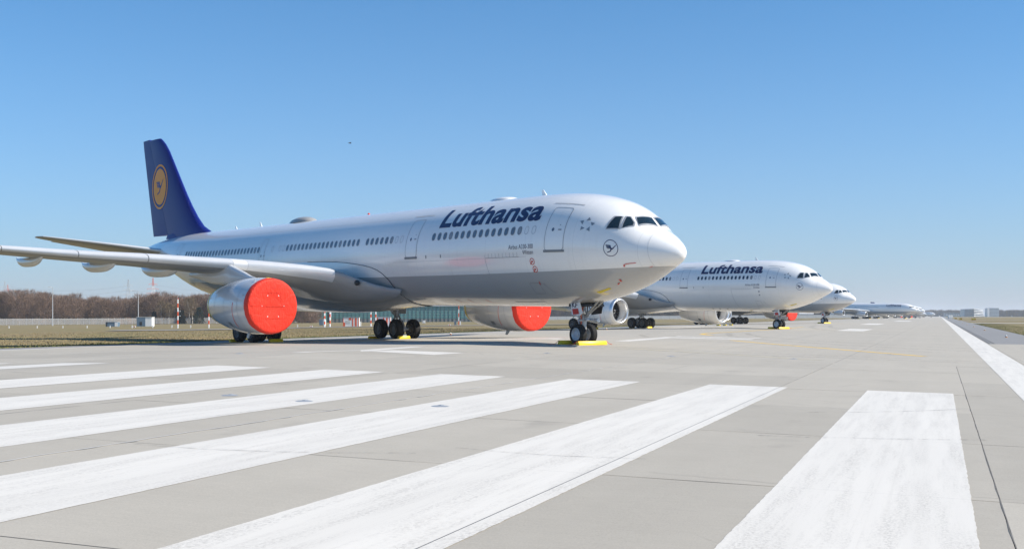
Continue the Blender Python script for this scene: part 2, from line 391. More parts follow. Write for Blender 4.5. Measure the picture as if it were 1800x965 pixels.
# runway number painted beyond the stripes (read from the far side), seen at a grazing angle
poly_mark('runway_number_stroke', [(-22.9, 37.0), (-20.7, 39.2), (-21.3, 46.0), (-22.1, 46.0), (-21.6, 40.2), (-22.9, 38.2)])
poly_mark('runway_number_stroke', [(-20.7, 39.2), (-17.3, 37.9), (-17.1, 40.4), (-20.5, 41.0)])
mark('runway_number_stroke', -30.0, -29.2, 62.0, 72.0); mark('runway_number_stroke', -25.0, -20.9, 63.0, 64.6)
mark('runway_number_stroke', -27.4, -21.9, 66.2, 67.6)
mark('runway_number_stroke', -17.3, -16.4, 62.5, 75.5); mark('runway_number_stroke', -16.4, -11.3, 73.4, 75.2)
mark('runway_number_stroke', -17.2, -11.4, 77.6, 79.0); mark('aiming_block', -10.1, -7.4, 123, 141.5)
mark('aiming_block', -33.5, -29.5, 128, 160); mark('aiming_block', -13.0, -10.0, 205, 235); mark('aiming_block', -12, -8, 330, 372)
def line_mark(name, pts, w, m):
    dz = .0022 if name == 'joint_seal' else (.0065 if name == 'tyre_mark' else .0055)
    mb = MB(); P = []
    for i, (l, a) in enumerate(pts):
        q = pts[min(i+1, len(pts)-1)]; p = pts[max(i-1, 0)]
        d = Vector((q[0]-p[0], q[1]-p[1])).normalized(); nrm = Vector((-d.y, d.x))*w/2
        P += [(l+nrm.x, a+nrm.y, gz(l)+dz), (l-nrm.x, a-nrm.y, gz(l)+dz)]
    mb.add(P, [(2*i, 2*i+1, 2*i+3, 2*i+2) for i in range(len(pts)-1)]); return rframe(name, mb.mesh(name), m, runway)
line_mark('taxi_line', [(-12.08, 70.6), (-9, 65.0), (-6, 60.0), (-3, 55.0), (-.6, 51.1)], .30, M_YPAINT)
line_mark('taxi_line', [(-15.9, 84.6), (-17.2, 87.2), (-17.6, 91), (-17.5, 97), (-17.1, 104), (-16.6, 118), (-16.4, 150)], .42, M_YPAINT)
line_mark('taxi_line', [(-13.2, 50.5), (-8.5, 47.2), (-4.2, 43.6)], .5, M_YPALE)
# tyre scuffs: thin films of rubber on the concrete
def rubber_mat():
    m, nt, b = _nodes('tyre_rubber_film'); b.inputs['Base Color'].default_value = (.06, .058, .056, 1); b.inputs['Roughness'].default_value = .7
    n = _noise(nt, _coord(nt, (6, .7, 1)), 1.2, 5, .65)
    nt.links.new(_math(nt, 'MULTIPLY', _ramp(nt, n, ((.38, 0.), (.75, 1.))), .26), b.inputs['Alpha']); return m
M_RUB = rubber_mat()
def arc(cl, ca, r, d0, d1, n=20): return [(cl+r*math.cos(R_(d0+(d1-d0)*k/n)), ca+r*math.sin(R_(d0+(d1-d0)*k/n))) for k in range(n+1)]
for k, (pts, w) in enumerate([([(-16.5, 96), (-15.6, 90), (-14, 82), (-10, 73), (-5, 66), (0, 61), (2.4, 59)], .5), ([(-15.2, 97), (-14.0, 90), (-12, 83), (-8, 75), (-3, 69), (2.4, 64.5)], .5),
        ([(-20.5, 88), (-20.2, 80), (-18, 73), (-13, 67), (-7, 62), (0, 57)], .45), ([(-17.5, 176), (-15.5, 150), (-13, 132), (-9, 116), (-4, 104)], .6),
        ([(-15.5, 178), (-13, 150), (-10, 133), (-5, 120)], .6), ([(-2.2, 20.4), (-1.6, 20.75), (-1, 21.2), (-.4, 21.75), (.1, 22.3), (.5, 22.9)], .14), ([(-2.4, 16.2), (-1.6, 16.35), (-.8, 16.6), (0, 16.9), (.6, 17.2)], .14),
        ([(-9.2, 11.4), (-8.2, 11.35), (-7.4, 11.5), (-6.6, 11.8), (-5.8, 12.2)], .10), ([(-5.6, 12.9), (-4.8, 12.75), (-4.2, 12.75), (-3.2, 12.95)], .10), ([(-26, 55), (-18, 51), (-8, 47.5), (2, 45)], .35),
        ([(-25, 57.4), (-17, 53.2), (-7, 49.4), (2, 47)], .35)]):
    line_mark('tyre_mark', pts, w, M_RUB)
for l in (2.98, 3.22): line_mark('dark_joint', [(l, 78+40*k) for k in range(12)], .045, M_FILL)
M_SEALD = mat('joint_seal', (.13, .122, .11), .85, var=.45, scale=3)
# dark seals in the slab joints
rs = random.Random(4)
for a in AJ[1:-1]: line_mark('joint_seal', [(l, a+rs.uniform(-.006, .006)) for l in [CROWN-24+.9*k for k in range(54)] if l < 2.8], .011, M_SEALD)
for l in LJ[1:-1]:
    if l != -9.4: line_mark('joint_seal', [(l+rs.uniform(-.006, .006), -8+.6*k) for k in range(83)], .009, M_SEALD)
# white sealant run along one joint
M_SEAL = mat('pale_sealant', (.55, .54, .52), .7, var=.2, scale=9)
rs = random.Random(9); line_mark('joint_sealant', [(-9.42+rs.uniform(-.03, .03), 6+.4*k) for k in range(95)], .035, M_SEAL)
# flush inset lights
for l, a in ((-10.75, 17.9), (-12.6, 18.3), (-8.2, 18.2), (-14.5, 42.5), (-9.7, 43.2), (-5.2, 44.2), (-24.4, 36.1), (-2.0, 52.2), (-6.2, 61)):
    mb = MB(); mb.revolve([(.002, .17), (.012, .13), (.02, .05), (.02, .001)], 'z', (l, a, gz(l)), 14); mb.box((l, a+.06, gz(l)+.018), (.06, .12, .012))
    rframe('inset_light', mb.mesh('inset_light', 40), M_STEEL, runway)
# service road in the grass on the left
mb = MB(); P = []
for (x, y) in ((-62, 176), (-52, 178), (-44, 186), (-36.5, 222), (-27, 235), (-10, 252), (60, 300), (300, 560)):
    P += [(x-1.2, y+7, gw(x-1.2, y+7)+.02), (x+1.2, y-7, gw(x+1.2, y-7)+.02)]
mb.add(P, [(2*i, 2*i+1, 2*i+3, 2*i+2) for i in range(7)]); tag(mb.build('service_road', M_ROAD), kind='structure')

# ------------------------------------------------------------------ airliner: surface of the fuselage
FX=[0,.06,.2,.5,1,1.5,2,2.5,3,3.6,4.3,5.2,6.2,7.5,9.5,20,43,46,49,52,55,58,61,63.5,65.3]
FT=[-.45,-.27,-.08,.17,.50,.76,1.22,1.58,1.86,2.12,2.33,2.53,2.67,2.77,2.82,2.82,2.82,2.83,2.84,2.83,2.78,2.66,2.45,2.2,1.95]
FB=[-.45,-.64,-.78,-.96,-1.19,-1.42,-1.65,-1.86,-2.05,-2.24,-2.44,-2.63,-2.78,-2.89,-2.93,-2.92,-2.86,-2.7,-2.35,-1.78,-.92,.05,.8,1.24,1.5]
FW=[.0,.18,.37,.65,1.02,1.35,1.64,1.88,2.07,2.25,2.42,2.58,2.70,2.79,2.82,2.82,2.82,2.82,2.74,2.55,2.24,1.80,1.2,.66,.25]
FC=[-.45,-.45,-.44,-.42,-.38,-.34,-.30,-.25,-.2,-.14,-.09,-.05,-.02,0,0,0,0,.02,.10,.28,.6,1.1,1.5,1.65,1.72]
def pchip(xs, ys):
    n = len(xs); h = [xs[i+1]-xs[i] for i in range(n-1)]; d = [(ys[i+1]-ys[i])/h[i] for i in range(n-1)]
    m = [0]*n; m[0] = d[0]; m[-1] = d[-1]
    for i in range(1, n-1):
        if d[i-1]*d[i] > 0:
            w1 = 2*h[i]+h[i-1]; w2 = h[i]+2*h[i-1]; m[i] = (w1+w2)/(w1/d[i-1]+w2/d[i])
    def f(x):
        x = min(max(x, xs[0]), xs[-1]); i = 0
        while i < n-2 and x > xs[i+1]: i += 1
        t = (x-xs[i])/h[i]
        return (2*t**3-3*t*t+1)*ys[i]+(t**3-2*t*t+t)*h[i]*m[i]+(-2*t**3+3*t*t)*ys[i+1]+(t**3-t*t)*h[i]*m[i+1]
    return f
ft, fb, fw, fc = pchip(FX, FT), pchip(FX, FB), pchip(FX, FW), pchip(FX, FC)
def S(x, al):
    c = fc(x); s = math.sin(al)
    return Vector((x, fw(x)*math.cos(al), ZC0+c+(ft(x)-c if s > 0 else c-fb(x))*s))
def SN(x, al, off):
    p = S(x, al); e = .02
    tx = S(x+e, al)-S(max(x-e, .001), al); ta = S(x, al+e)-S(x, al-e)
    n = tx.cross(ta); n.normalize()
    if n.y*math.cos(al)+n.z*math.sin(al) < 0: n.negate()
    return p+n*off
R0 = 2.82
def map_fus(off): return lambda x, s: SN(x, s/R0, off)
def finish2d(bm, mapf, cx, cs):
    """cut a flat drawing into strips and wrap it onto a surface"""
    for axis, step in ((0, cx), (1, cs)):
        if not step or not bm.verts: continue
        lo = min(v.co[axis] for v in bm.verts); hi = max(v.co[axis] for v in bm.verts)
        k = math.floor(lo/step)+1
        while k*step < hi:
            co = [0, 0, 0]; co[axis] = k*step; no = [0, 0, 0]; no[axis] = 1
            bmesh.ops.bisect_plane(bm, geom=bm.verts[:]+bm.edges[:]+bm.faces[:], plane_co=co, plane_no=no, dist=1e-5); k += 1
    for v in bm.verts: v.co = mapf(v.co.x, v.co.y)
    return bm
def decal(name, polys, mapf, m, parent, cx=.6, cs=.16):
    """polys: list of outlines, each a list of (x, s)"""
    bm = bmesh.new()
    for p in polys:
        bm.faces.new([bm.verts.new((a, b, 0)) for a, b in p])
    finish2d(bm, mapf, cx, cs); me = bpy.data.meshes.new(name); bm.to_mesh(me); bm.free(); me.shade_smooth()
    return obj(name, me, m, parent)
def stroke(pts, w, closed=False):
    """outline ribbons along a polyline, as quads"""
    n = len(pts); L = []; P = [Vector(p) for p in pts]
    for i in range(n):
        a = P[i-1] if (i > 0 or closed) else P[i]; b = P[(i+1) % n] if (i < n-1 or closed) else P[i]
        d = (b-a).normalized(); nn = Vector((-d.y, d.x))*w/2; L.append((P[i]+nn, P[i]-nn))
    return [[tuple(L[i][0]), tuple(L[i][1]), tuple(L[(i+1) % n][1]), tuple(L[(i+1) % n][0])] for i in range(n if closed else n-1)]
def rrect(x0, x1, s0, s1, r, n=4):
    pts = []
    for cx, cy, a0 in ((x1-r, s1-r, 0), (x0+r, s1-r, 90), (x0+r, s0+r, 180), (x1-r, s0+r, 270)):
        for k in range(n+1): a = R_(a0+90*k/n); pts.append((cx+r*math.cos(a), cy+r*math.sin(a)))
    return pts
def circ(cx, cy, rx, ry=None, n=32): ry = ry or rx; return [(cx+rx*math.cos(2*math.pi*k/n), cy+ry*math.sin(2*math.pi*k/n)) for k in range(n)]
def ring2d(cx, cy, r, w, n=40): return stroke(circ(cx, cy, r, None, n), w, True)
TEXT_CACHE = {}
def text_bm(body, bold=0.):
    key = (body, bold)
    if key not in TEXT_CACHE:
        cu = bpy.data.curves.new('text', 'FONT'); cu.body = body; cu.size = 1.0; cu.offset = bold; cu.resolution_u = 4
        if body == 'Lufthansa': cu.space_character = 1.03
        o = bpy.data.objects.new('text', cu); COL.objects.link(o)
        dg = bpy.context.evaluated_depsgraph_get(); me = bpy.data.meshes.new_from_object(o.evaluated_get(dg))
        bpy.data.objects.remove(o); TEXT_CACHE[key] = me
    bm = bmesh.new(); bm.from_mesh(TEXT_CACHE[key]); return bm
def text_decal(name, body, x_left, x_right, s0, s1, mapf, m, parent, bold=0., cx=.8, cs=.14, fwd=-1):
    """writing fitted into a box of the unrolled surface; reads towards the nose (fwd=-1)"""
    bm = text_bm(body, bold)
    xs = [v.co.x for v in bm.verts]; ys = [v.co.y for v in bm.verts]
    kx = (x_right-x_left)/(max(xs)-min(xs)); ky = (s1-s0)/(max(ys)-min(ys)); x0, y0 = min(xs), min(ys)
    for v in bm.verts: v.co = (x_left+(v.co.x-x0)*kx, s0+(v.co.y-y0)*ky, 0)
    finish2d(bm, mapf, cx, cs); me = bpy.data.meshes.new(name); bm.to_mesh(me); bm.free()
    return obj(name, me, m, parent)
def crane(cx, cy, r, sx=-1):
    """bird in flight inside a ring: wing of feathers, body, neck and tail; sx=-1 faces the nose"""
    T = lambda p: (cx+sx*p[0]*r, cy+p[1]*r)
    polys = []
    for k in range(4):     # feathers
        y = .40-.115*k; x0 = -.74+.06*k
        polys.append([(x0, y), (x0+.05, y-.085), (-.14-.02*k, y-.10), (-.10, y-.005)])
    polys.append([(-.16, .40), (-.02, .40), (.10, .08), (.02, -.10), (-.14, .0)])            # shoulder
    polys.append([(.02, -.10), (.10, .10), (.26, .07), (.74, .52), (.80, .50), (.40, .02), (.22, -.14), (.08, -.18)])   # body and neck
    polys.append([(.08, -.18), (.02, -.08), (-.10, -.32), (-.50, -.48), (-.52, -.58), (-.02, -.42), (.12, -.26)])   # tail
    return [[T(p) for p in q] for q in polys]

# ------------------------------------------------------------------ airliner: lifting surfaces
def foil(n, t, up):
    """closed section, unit chord: list of (x, z); up = share of thickness above the chord line"""
    half = [(1-math.cos(math.pi*k/n))/2 for k in range(n+1)]
    th = lambda x: 5*t*(.2969*math.sqrt(x)-.126*x-.3516*x*x+.2843*x**3-.1036*x**4)
    return [(x, 2*up*th(x)) for x in half[::-1]]+[(x, -2*(1-up)*th(x)) for x in half[1:-1]]
WY = [2.2, 2.75, 3.4, 4.3, 6.4, 8.8, 11, 13.3, 16.6, 20.2, 24.5, 28.9]
WLE = [19.9, 20.9, 22.6, 23.8, 25.25, 26.86, 28.4, 29.9, 32.15, 34.6, 37.5, 40.5]
WTE = [34.3, 34.3, 34.4, 34.5, 34.7, 34.9, 35.6, 36.4, 37.6, 39.2, 41.1, 43.1]
WZ = [-2.05, -1.92, -1.5, -1.05, -.80, -.60, -.45, -.30, -.10, .18, .52, .92]
WT = [.06, .075, .115, .14, .135, .125, .12, .118, .115, .11, .108, .105]
WU = [.18, .18, .22, .27, .34, .42, .46, .5, .52, .54, .55, .55]
wle, wte, wz, wt, wu = [pchip(WY, q) for q in (WLE, WTE, WZ, WT, WU)]
def wing_pt(y, fx, fz): c = wte(y)-wle(y); return (wle(y)+fx*c, y, ZC0+wz(y)+fz*c-.012*fx*c)
def build_wing(root, sgn, detail, engines):
    ys = [2.2, 2.45, 2.75, 3.05, 3.4, 3.8, 4.3, 5.3, 6.4, 7.6, 8.8, 9.6, 11, 13.3, 16.6, 20.2, 24.5, 28.9]
    mb = MB(); rings = []
    for y in ys: rings.append([(p[0], p[1]*sgn, p[2]) for p in (wing_pt(y, fx, fz) for fx, fz in foil(14, wt(y), wu(y)))])
    mb.loft(rings); w = mb.build('wing', M_GREY, root, 50)
    # winglet
    mb = MB(); rg = []
    for y, x, z, c in ((28.85, 40.5, .92, 2.6), (29.3, 41.2, 1.15, 2.2), (29.75, 42.0, 1.75, 1.6), (30.1, 43.0, 2.75, .75)):
        rg.append([(x+fx*c, sgn*(y-fz*c*.8), ZC0+z+fz*c*.3) for fx, fz in foil(8, .08, .5)])
    mb.loft(rg); mb.build('winglet', M_FUS_WHITE, w, 50)
    # slats: metal nose skins, one per bay, leaving the pylon gap
    bays = [(4.35, 8.55), (9.25, 13.28), (13.32, 16.58), (16.62, 20.18), (20.22, 24.5), (24.54, 28.6)]
    if len(engines) > 1: bays = [(4.35, 8.55), (9.25, 13.28), (13.32, 18.9), (19.6, 24.5), (24.54, 28.6)]
    gaps = [(2.25, 4.34), (8.56, 9.24)]+([(18.91, 19.59)] if len(engines) > 1 else [])
    for y0, y1 in bays+gaps:
        mb = MB(); rings = []; n = 6
        for k in range(n+1):
            y = y0+(y1-y0)*k/n; t, up = wt(y), wu(y); c = wte(y)-wle(y); off = .03/c
            th = lambda x: 5*t*(.2969*math.sqrt(x)-.126*x-.3516*x*x+.2843*x**3-.1036*x**4)
            sec = [(x-off*(1-x/.13), 2*up*th(x)+off*.55) for x in (.13, .10, .07, .045, .025, .012, .004, .0)]
            sec += [(x-off*(1-x/.13), -2*(1-up)*th(x)-off*.55) for x in (.004, .012, .022, .032)]
            rings.append([(p[0], p[1]*sgn, p[2]) for p in (wing_pt(y, fx, fz) for fx, fz in sec)])
        mb.loft(rings, closed=False, cap=False); mb.build('slat' if (y0, y1) in bays else ('pylon_fairing' if y0 > 5 else 'root_fairing'), M_SLAT if (y0, y1) in bays else (M_NACW if y0 > 5 else M_GREY), w, 60)
    # flap track fairings
    for y, L, r in ((11.1, 6.3, .34), (14.5, 6.2, .31), (18.1, 5.4, .28), (6.6, 5.4, .34)):
        x0 = wte(y)-L*.80; zt = ZC0+wz(y)-.10
        mb = MB(); rings = []; N = 16
        for k in range(N+1):
            f = k/N; rr = r*max(1-abs(2*f-1)**2.6, .03)**.6
            cz = zt-.05-.36*max(1-abs(2*f-1)**3, 0)**.7
            rings.append([(x0+L*f, sgn*(y+rr*.72*math.cos(a)), cz+(rr*1.05*math.sin(a) if math.sin(a) > 0 else rr*1.0*math.sin(a))) for a in [2*math.pi*i/14 for i in range(14)]])
        mb.loft(rings); mb.build('flap_track_fairing', M_NACW, w, 70)
    return w
def fin_dims(z):           # z above centreline -> LE, hinge, TE
    le = pchip([2.2, 2.85, 3.4, 4.29, 6.0, 8.41, 11.1, 11.5], [50.2, 51.3, 52.8, 54.1, 56.0, 58.3, 61.1, 61.9])(z)
    return le, 59.44+(z-2.87)*.553, 63.05+(z-2.93)*.326
RUD = -.05
def fin_y(x, z, side):
    le, hg, te = fin_dims(z); c = te-le; f = min(max((x-le)/c, 0), 1)
    th = 5*.095*(.2969*math.sqrt(f)-.126*f-.3516*f*f+.2843*f**3-.1036*f**4)*c
    return side*th-(max(x-hg, 0))*RUD
def build_fin(root, detail):
    zs = [2.2, 2.6, 2.95, 3.4, 4.2, 5.2, 6.2, 7.2, 8.2, 9.2, 10.2, 10.9, 11.3, 11.5]
    def half(name, part, m):
        mb = MB(); rings = []
        for z in zs:
            if part == 'rudder' and z < 2.9: continue
            le, hg, te = fin_dims(z)
            xs = [le+(hg-.02-le)*((1-math.cos(math.pi*k/12))/2) for k in range(13)] if part == 'fin' else [hg+.02+(te-hg-.02)*k/6 for k in range(7)]
            top = ZC0+z+(0 if z < 11.2 else (0. if part == 'fin' else .12))
            rings.append([(x, fin_y(x, z, 1), top) for x in xs[::-1]]+[(x, fin_y(x, z, -1), top) for x in xs])
        mb.loft(rings); return mb.build(name, m, root if part == 'fin' else None, 40)
    fin = half('tail_fin', 'fin', M_NAVY)
    rud = half('rudder', 'rudder', M_NAVY); rud.parent = fin
    # dorsal fillet
    mb = MB(); rings = []
    for x, h, w in ((50.6, 2.80, .04), (52, 2.98, .12), (53.5, 3.3, .22), (55.5, 3.5, .42), (58, 3.35, .55), (59.4, 3.1, .5)):
        rings.append([(x, w*math.cos(a), ZC0+2.55+(h-2.55)*max(math.sin(a), 0)) for a in [math.pi*i/10 for i in range(11)]])
    mb.loft(rings, closed=False, cap=False); mb.build('fin_fillet', M_NAVY, fin, 60)
    if detail < 0: return fin
    for side in (1, -1):
        off = .02*side
        mf = lambda x, z: Vector((x, fin_y(x, z, side)+off, ZC0+z)); mf2 = lambda x, z: Vector((x, fin_y(x, z, side)+off*1.6, ZC0+z))
        cx, cz, r = 61.42, 7.22, 1.95
        hp = lambda ps: ps
        # the disc is painted across fin and rudder; a small gap shows the hinge line
        bm_f = []
        disc = circ(cx, cz, r*.80, None, 48)
        decal('emblem_disc', [disc], mf, M_ORANGE, fin, .25, .4)
        decal('emblem_ring', ring2d(cx, cz, r*.955, r*.085, 48), mf, M_ORANGE, fin, .25, .4)
        decal('emblem_bird', crane(cx, cz, r*.60), mf2, M_NAVY, fin, .25, .4)
    return fin
def build_stab(root, sgn):
    secs = ((.6, 55.9, 6.2, .10, 1.20), (1.6, 56.9, 5.5, .10, 1.42), (4.5, 59.0, 4.1, .095, 1.86), (8.6, 62.0, 2.35, .09, 2.42), (9.55, 63.2, 1.7, .08, 2.58), (9.75, 64.2, 1.0, .06, 2.62))
    def half(f0, f1, name, parent, m, secs=secs):
        mb = MB(); rings = []
        for y, le, c, t, z in secs:
            th = lambda x: 5*t*(.2969*math.sqrt(x)-.126*x-.3516*x*x+.2843*x**3-.1036*x**4)
            xs = [f0+(f1-f0)*((1-math.cos(math.pi*k/8))/2) for k in range(9)]
            rings.append([(le+x*c, sgn*y, ZC0+z+th(x)*c-.085*x*c) for x in xs[::-1]]+[(le+x*c, sgn*y, ZC0+z-th(x)*c-.085*x*c) for x in xs])
        mb.loft(rings); return mb.build(name, m, parent, 40)
    st = half(0, .70, 'stabilizer', root, M_GREY)
    half(.71, 1., 'elevator', st, M_GREY, secs[:4])
    # bare metal nose
    mb = MB(); rings = []
    for y, le, c, t, z in secs[:5]:
        th = lambda x: 5*t*(.2969*math.sqrt(x)-.126*x-.3516*x*x+.2843*x**3-.1036*x**4)
        rings.append([(le+x*c-.015, sgn*y, ZC0+z+s*(th(x)*c+.012)) for x, s in ((.06, 1), (.03, 1), (.01, 1), (0, 1), (.01, -1), (.03, -1))])
    mb.loft(rings, closed=False, cap=False); mb.build('leading_edge', M_SLAT, st, 60)
    return st

# ------------------------------------------------------------------ airliner: engine
NAC = [(0, 1.33), (.03, 1.40), (.12, 1.46), (.35, 1.52), (.9, 1.575), (1.7, 1.60), (2.6, 1.585), (3.6, 1.50), (4.6, 1.36), (5.5, 1.20), (6.35, 1.02)]
def build_engine(root, y, x0, zc, m, sc=1., detail=1, pylon=True):
    c = (x0, y, ZC0+zc); k = sc
    mb = MB(); mb.revolve([(t*k, r*k) for t, r in NAC[3:]]+[(6.30*k, .97*k), (5.2*k, .92*k)], 'x', c, 48)
    e = mb.build('engine_nacelle', m, root, 60)
    mb = MB(); mb.revolve([(.34*k, 1.522*k)]+[(t*k, r*k) for t, r in NAC[2::-1]]+[(.02*k, 1.27*k), (.12*k, 1.22*k), (.35*k, 1.19*k)], 'x', c, 48); mb.build('inlet_lip', M_LIP, e, 70)
    mb = MB(); mb.revolve([(.35*k, 1.19*k), (.8*k, 1.20*k), (1.35*k, 1.23*k)], 'x', c, 40); mb.build('inlet_duct', M_NACW if detail else M_GREY, e, 70)
    if detail:
        mb = MB(); n = 26
        for i in range(n):
            a = 2*math.pi*i/n; P = []
            for r, tw, ch in ((.36, .9, .16), (.8, .62, .19), (1.215, .35, .17)):
                for s in (-1, 1):
                    aa = a+s*ch*math.sin(tw)/r*.55*k/k; P.append((c[0]+(1.3+s*ch*math.cos(tw)*.6)*k, c[1]+r*k*math.cos(aa), c[2]+r*k*math.sin(aa)))
            mb.add(P, [(0, 1, 3, 2), (2, 3, 5, 4)])
        mb.build('fan_blades', M_FAN, e)
        mb = MB(); mb.revolve([(.78*k, .01), (.85*k, .10*k), (1.0*k, .22*k), (1.2*k, .33*k), (1.42*k, .38*k)], 'x', c, 20)
        sp_ = mb.build('spinner', M_DARK, e, 60)
        mb = MB(); pts = [(c[0]+(.84+.30*q)*k-.01, c[1]+(.10+.21*q)*k*math.cos(5.2*q+.6), c[2]+(.10+.21*q)*k*math.sin(5.2*q+.6)) for q in [i/14 for i in range(15)]]
        mb.path(pts, .024*k, 5); mb.build('spinner_spiral', M_BULB, e)
        mb = MB(); mb.revolve([(1.46*k, 1.22*k), (1.47*k, .01)], 'x', c, 24); mb.build('fan_backing', M_DARK, e)
    mb = MB(); mb.revolve([(5.2*k, .92*k), (5.3*k, .55*k), (6.2*k, .46*k), (7.0*k, .22*k), (7.2*k, .02)], 'x', c, 24); mb.build('exhaust_cone', M_EXH, e, 50)
    if detail:
        # panel seams round the cowl, service hatch, drain mast
        for t in (1.15, 2.9, 4.55):
            r = pchip([p[0] for p in NAC], [p[1] for p in NAC])(t); mb = MB()
            mb.revolve([(t-.012, r+.004), (t+.012, r+.004)], 'x', c, 60); mb.build('cowl_seam', M_SEAM, e)
        mb = MB(); sg = 1 if y > 0 else -1
        nf = pchip([p[0] for p in NAC], [p[1] for p in NAC])
        def on(t, a, off=.012): r = nf(t)+off; return (c[0]+t, c[1]+r*math.cos(a), c[2]+r*math.sin(a))
        mb.add([on(2.55, -.62), on(2.95, -.62), on(2.95, -.82), on(2.55, -.82)], [(0, 1, 2, 3)]); mb.build('service_hatch', M_FRAME, e)
        mb = MB(); mb.path([on(1.62+.34*math.sin(q*1.1), .12-.95*q, .006) for q in [i/12 for i in range(13)]], .012, 4); mb.build('warning_line', M_RED, e)
        mb = MB(); mb.add([on(2.2, -1.45, 0), on(2.5, -1.45, 0), on(2.6, -1.45, .26), on(2.42, -1.45, .26), on(2.2, -1.40, 0), on(2.5, -1.40, 0), on(2.6, -1.42, .26), on(2.42, -1.42, .26)], [(0, 1, 2, 3), (4, 5, 6, 7), (0, 1, 5, 4), (1, 2, 6, 5), (2, 3, 7, 6), (3, 0, 4, 7)]); mb.build('drain_mast', M_NAC, e)
    # pylon: tapering keel from the cowl to the wing
    mb = MB(); rings = []; ya = abs(y); zw = wz(ya); xl = wle(ya)
    for x, zb, ztp, hw in ((x0+1.9*k, zc+1.45*k, zc+1.58*k, .05), (x0+2.7*k, zc+1.35*k, zc+1.72*k, .13), (x0+3.6*k, zc+1.25*k, zc+1.98*k, .18),
                           (xl-.25, zc+1.1*k, zw-.12, .20), (xl+.5, zc+1.2*k, zw+.12, .20), (xl+2.6, zc+1.3*k, zw-.15, .18), (xl+4.6, zw-.85, zw-.3, .12), (xl+6.0, zw-.65, zw-.45, .05)):
        q = []
        for a in [2*math.pi*i/12 for i in range(12)]:
            zz = math.sin(a); q.append((x, y+hw*math.copysign(abs(math.cos(a))**.6, math.cos(a)), ZC0+(zb+ztp)/2+(ztp-zb)/2*math.copysign(abs(zz)**.7, zz)))
        rings.append(q)
    mb.loft(rings); mb.build('pylon', M_NACW if m is M_NACW else M_NAC, e, 60)
    return e

# ------------------------------------------------------------------ airliner: landing gear
def build_wheel(parent, x, y, z, r, w, n=40, rim=None):
    """tyre with rounded shoulders and grooves, rim with hub"""
    pr = []
    for t, q in ((-.5, .62), (-.5, .80), (-.46, .90), (-.38, .965), (-.26, .995), (-.2, 1.0), (-.19, .985), (-.17, .985), (-.16, 1.), (-.05, 1.), (-.04, .985), (.04, .985), (.05, 1.), (.16, 1.), (.17, .985), (.19, .985), (.2, 1.), (.26, .995), (.38, .965), (.46, .90), (.5, .80), (.5, .62)):
        pr.append((t*w, q*r))
    mb = MB(); mb.revolve(pr, 'y', (0, 0, 0), n); t = mb.build('tyre', M_TYRE, parent, 35, (x, y, z))
    mb = MB()
    for s in (-1, 1):
        mb.revolve([(s*w*.48, .62*r), (s*w*.50, .58*r), (s*w*.44, .52*r), (s*w*.30, .46*r), (s*w*.28, .30*r), (s*w*.40, .26*r), (s*w*.42, .12*r), (s*w*.42, .005)], 'y', (0, 0, 0), 24)
        for i in range(9):
            a = 2*math.pi*i/9; mb.tube((.38*r*math.cos(a), s*w*.27, .38*r*math.sin(a)), (.38*r*math.cos(a), s*w*.34, .38*r*math.sin(a)), .035*r, None, 6)
    mb.revolve([(-.28*w, .5*r), (.28*w, .5*r)], 'y', (0, 0, 0), 16)
    mb.build('rim', rim or M_RIM, parent, 40, (x, y, z)); return t
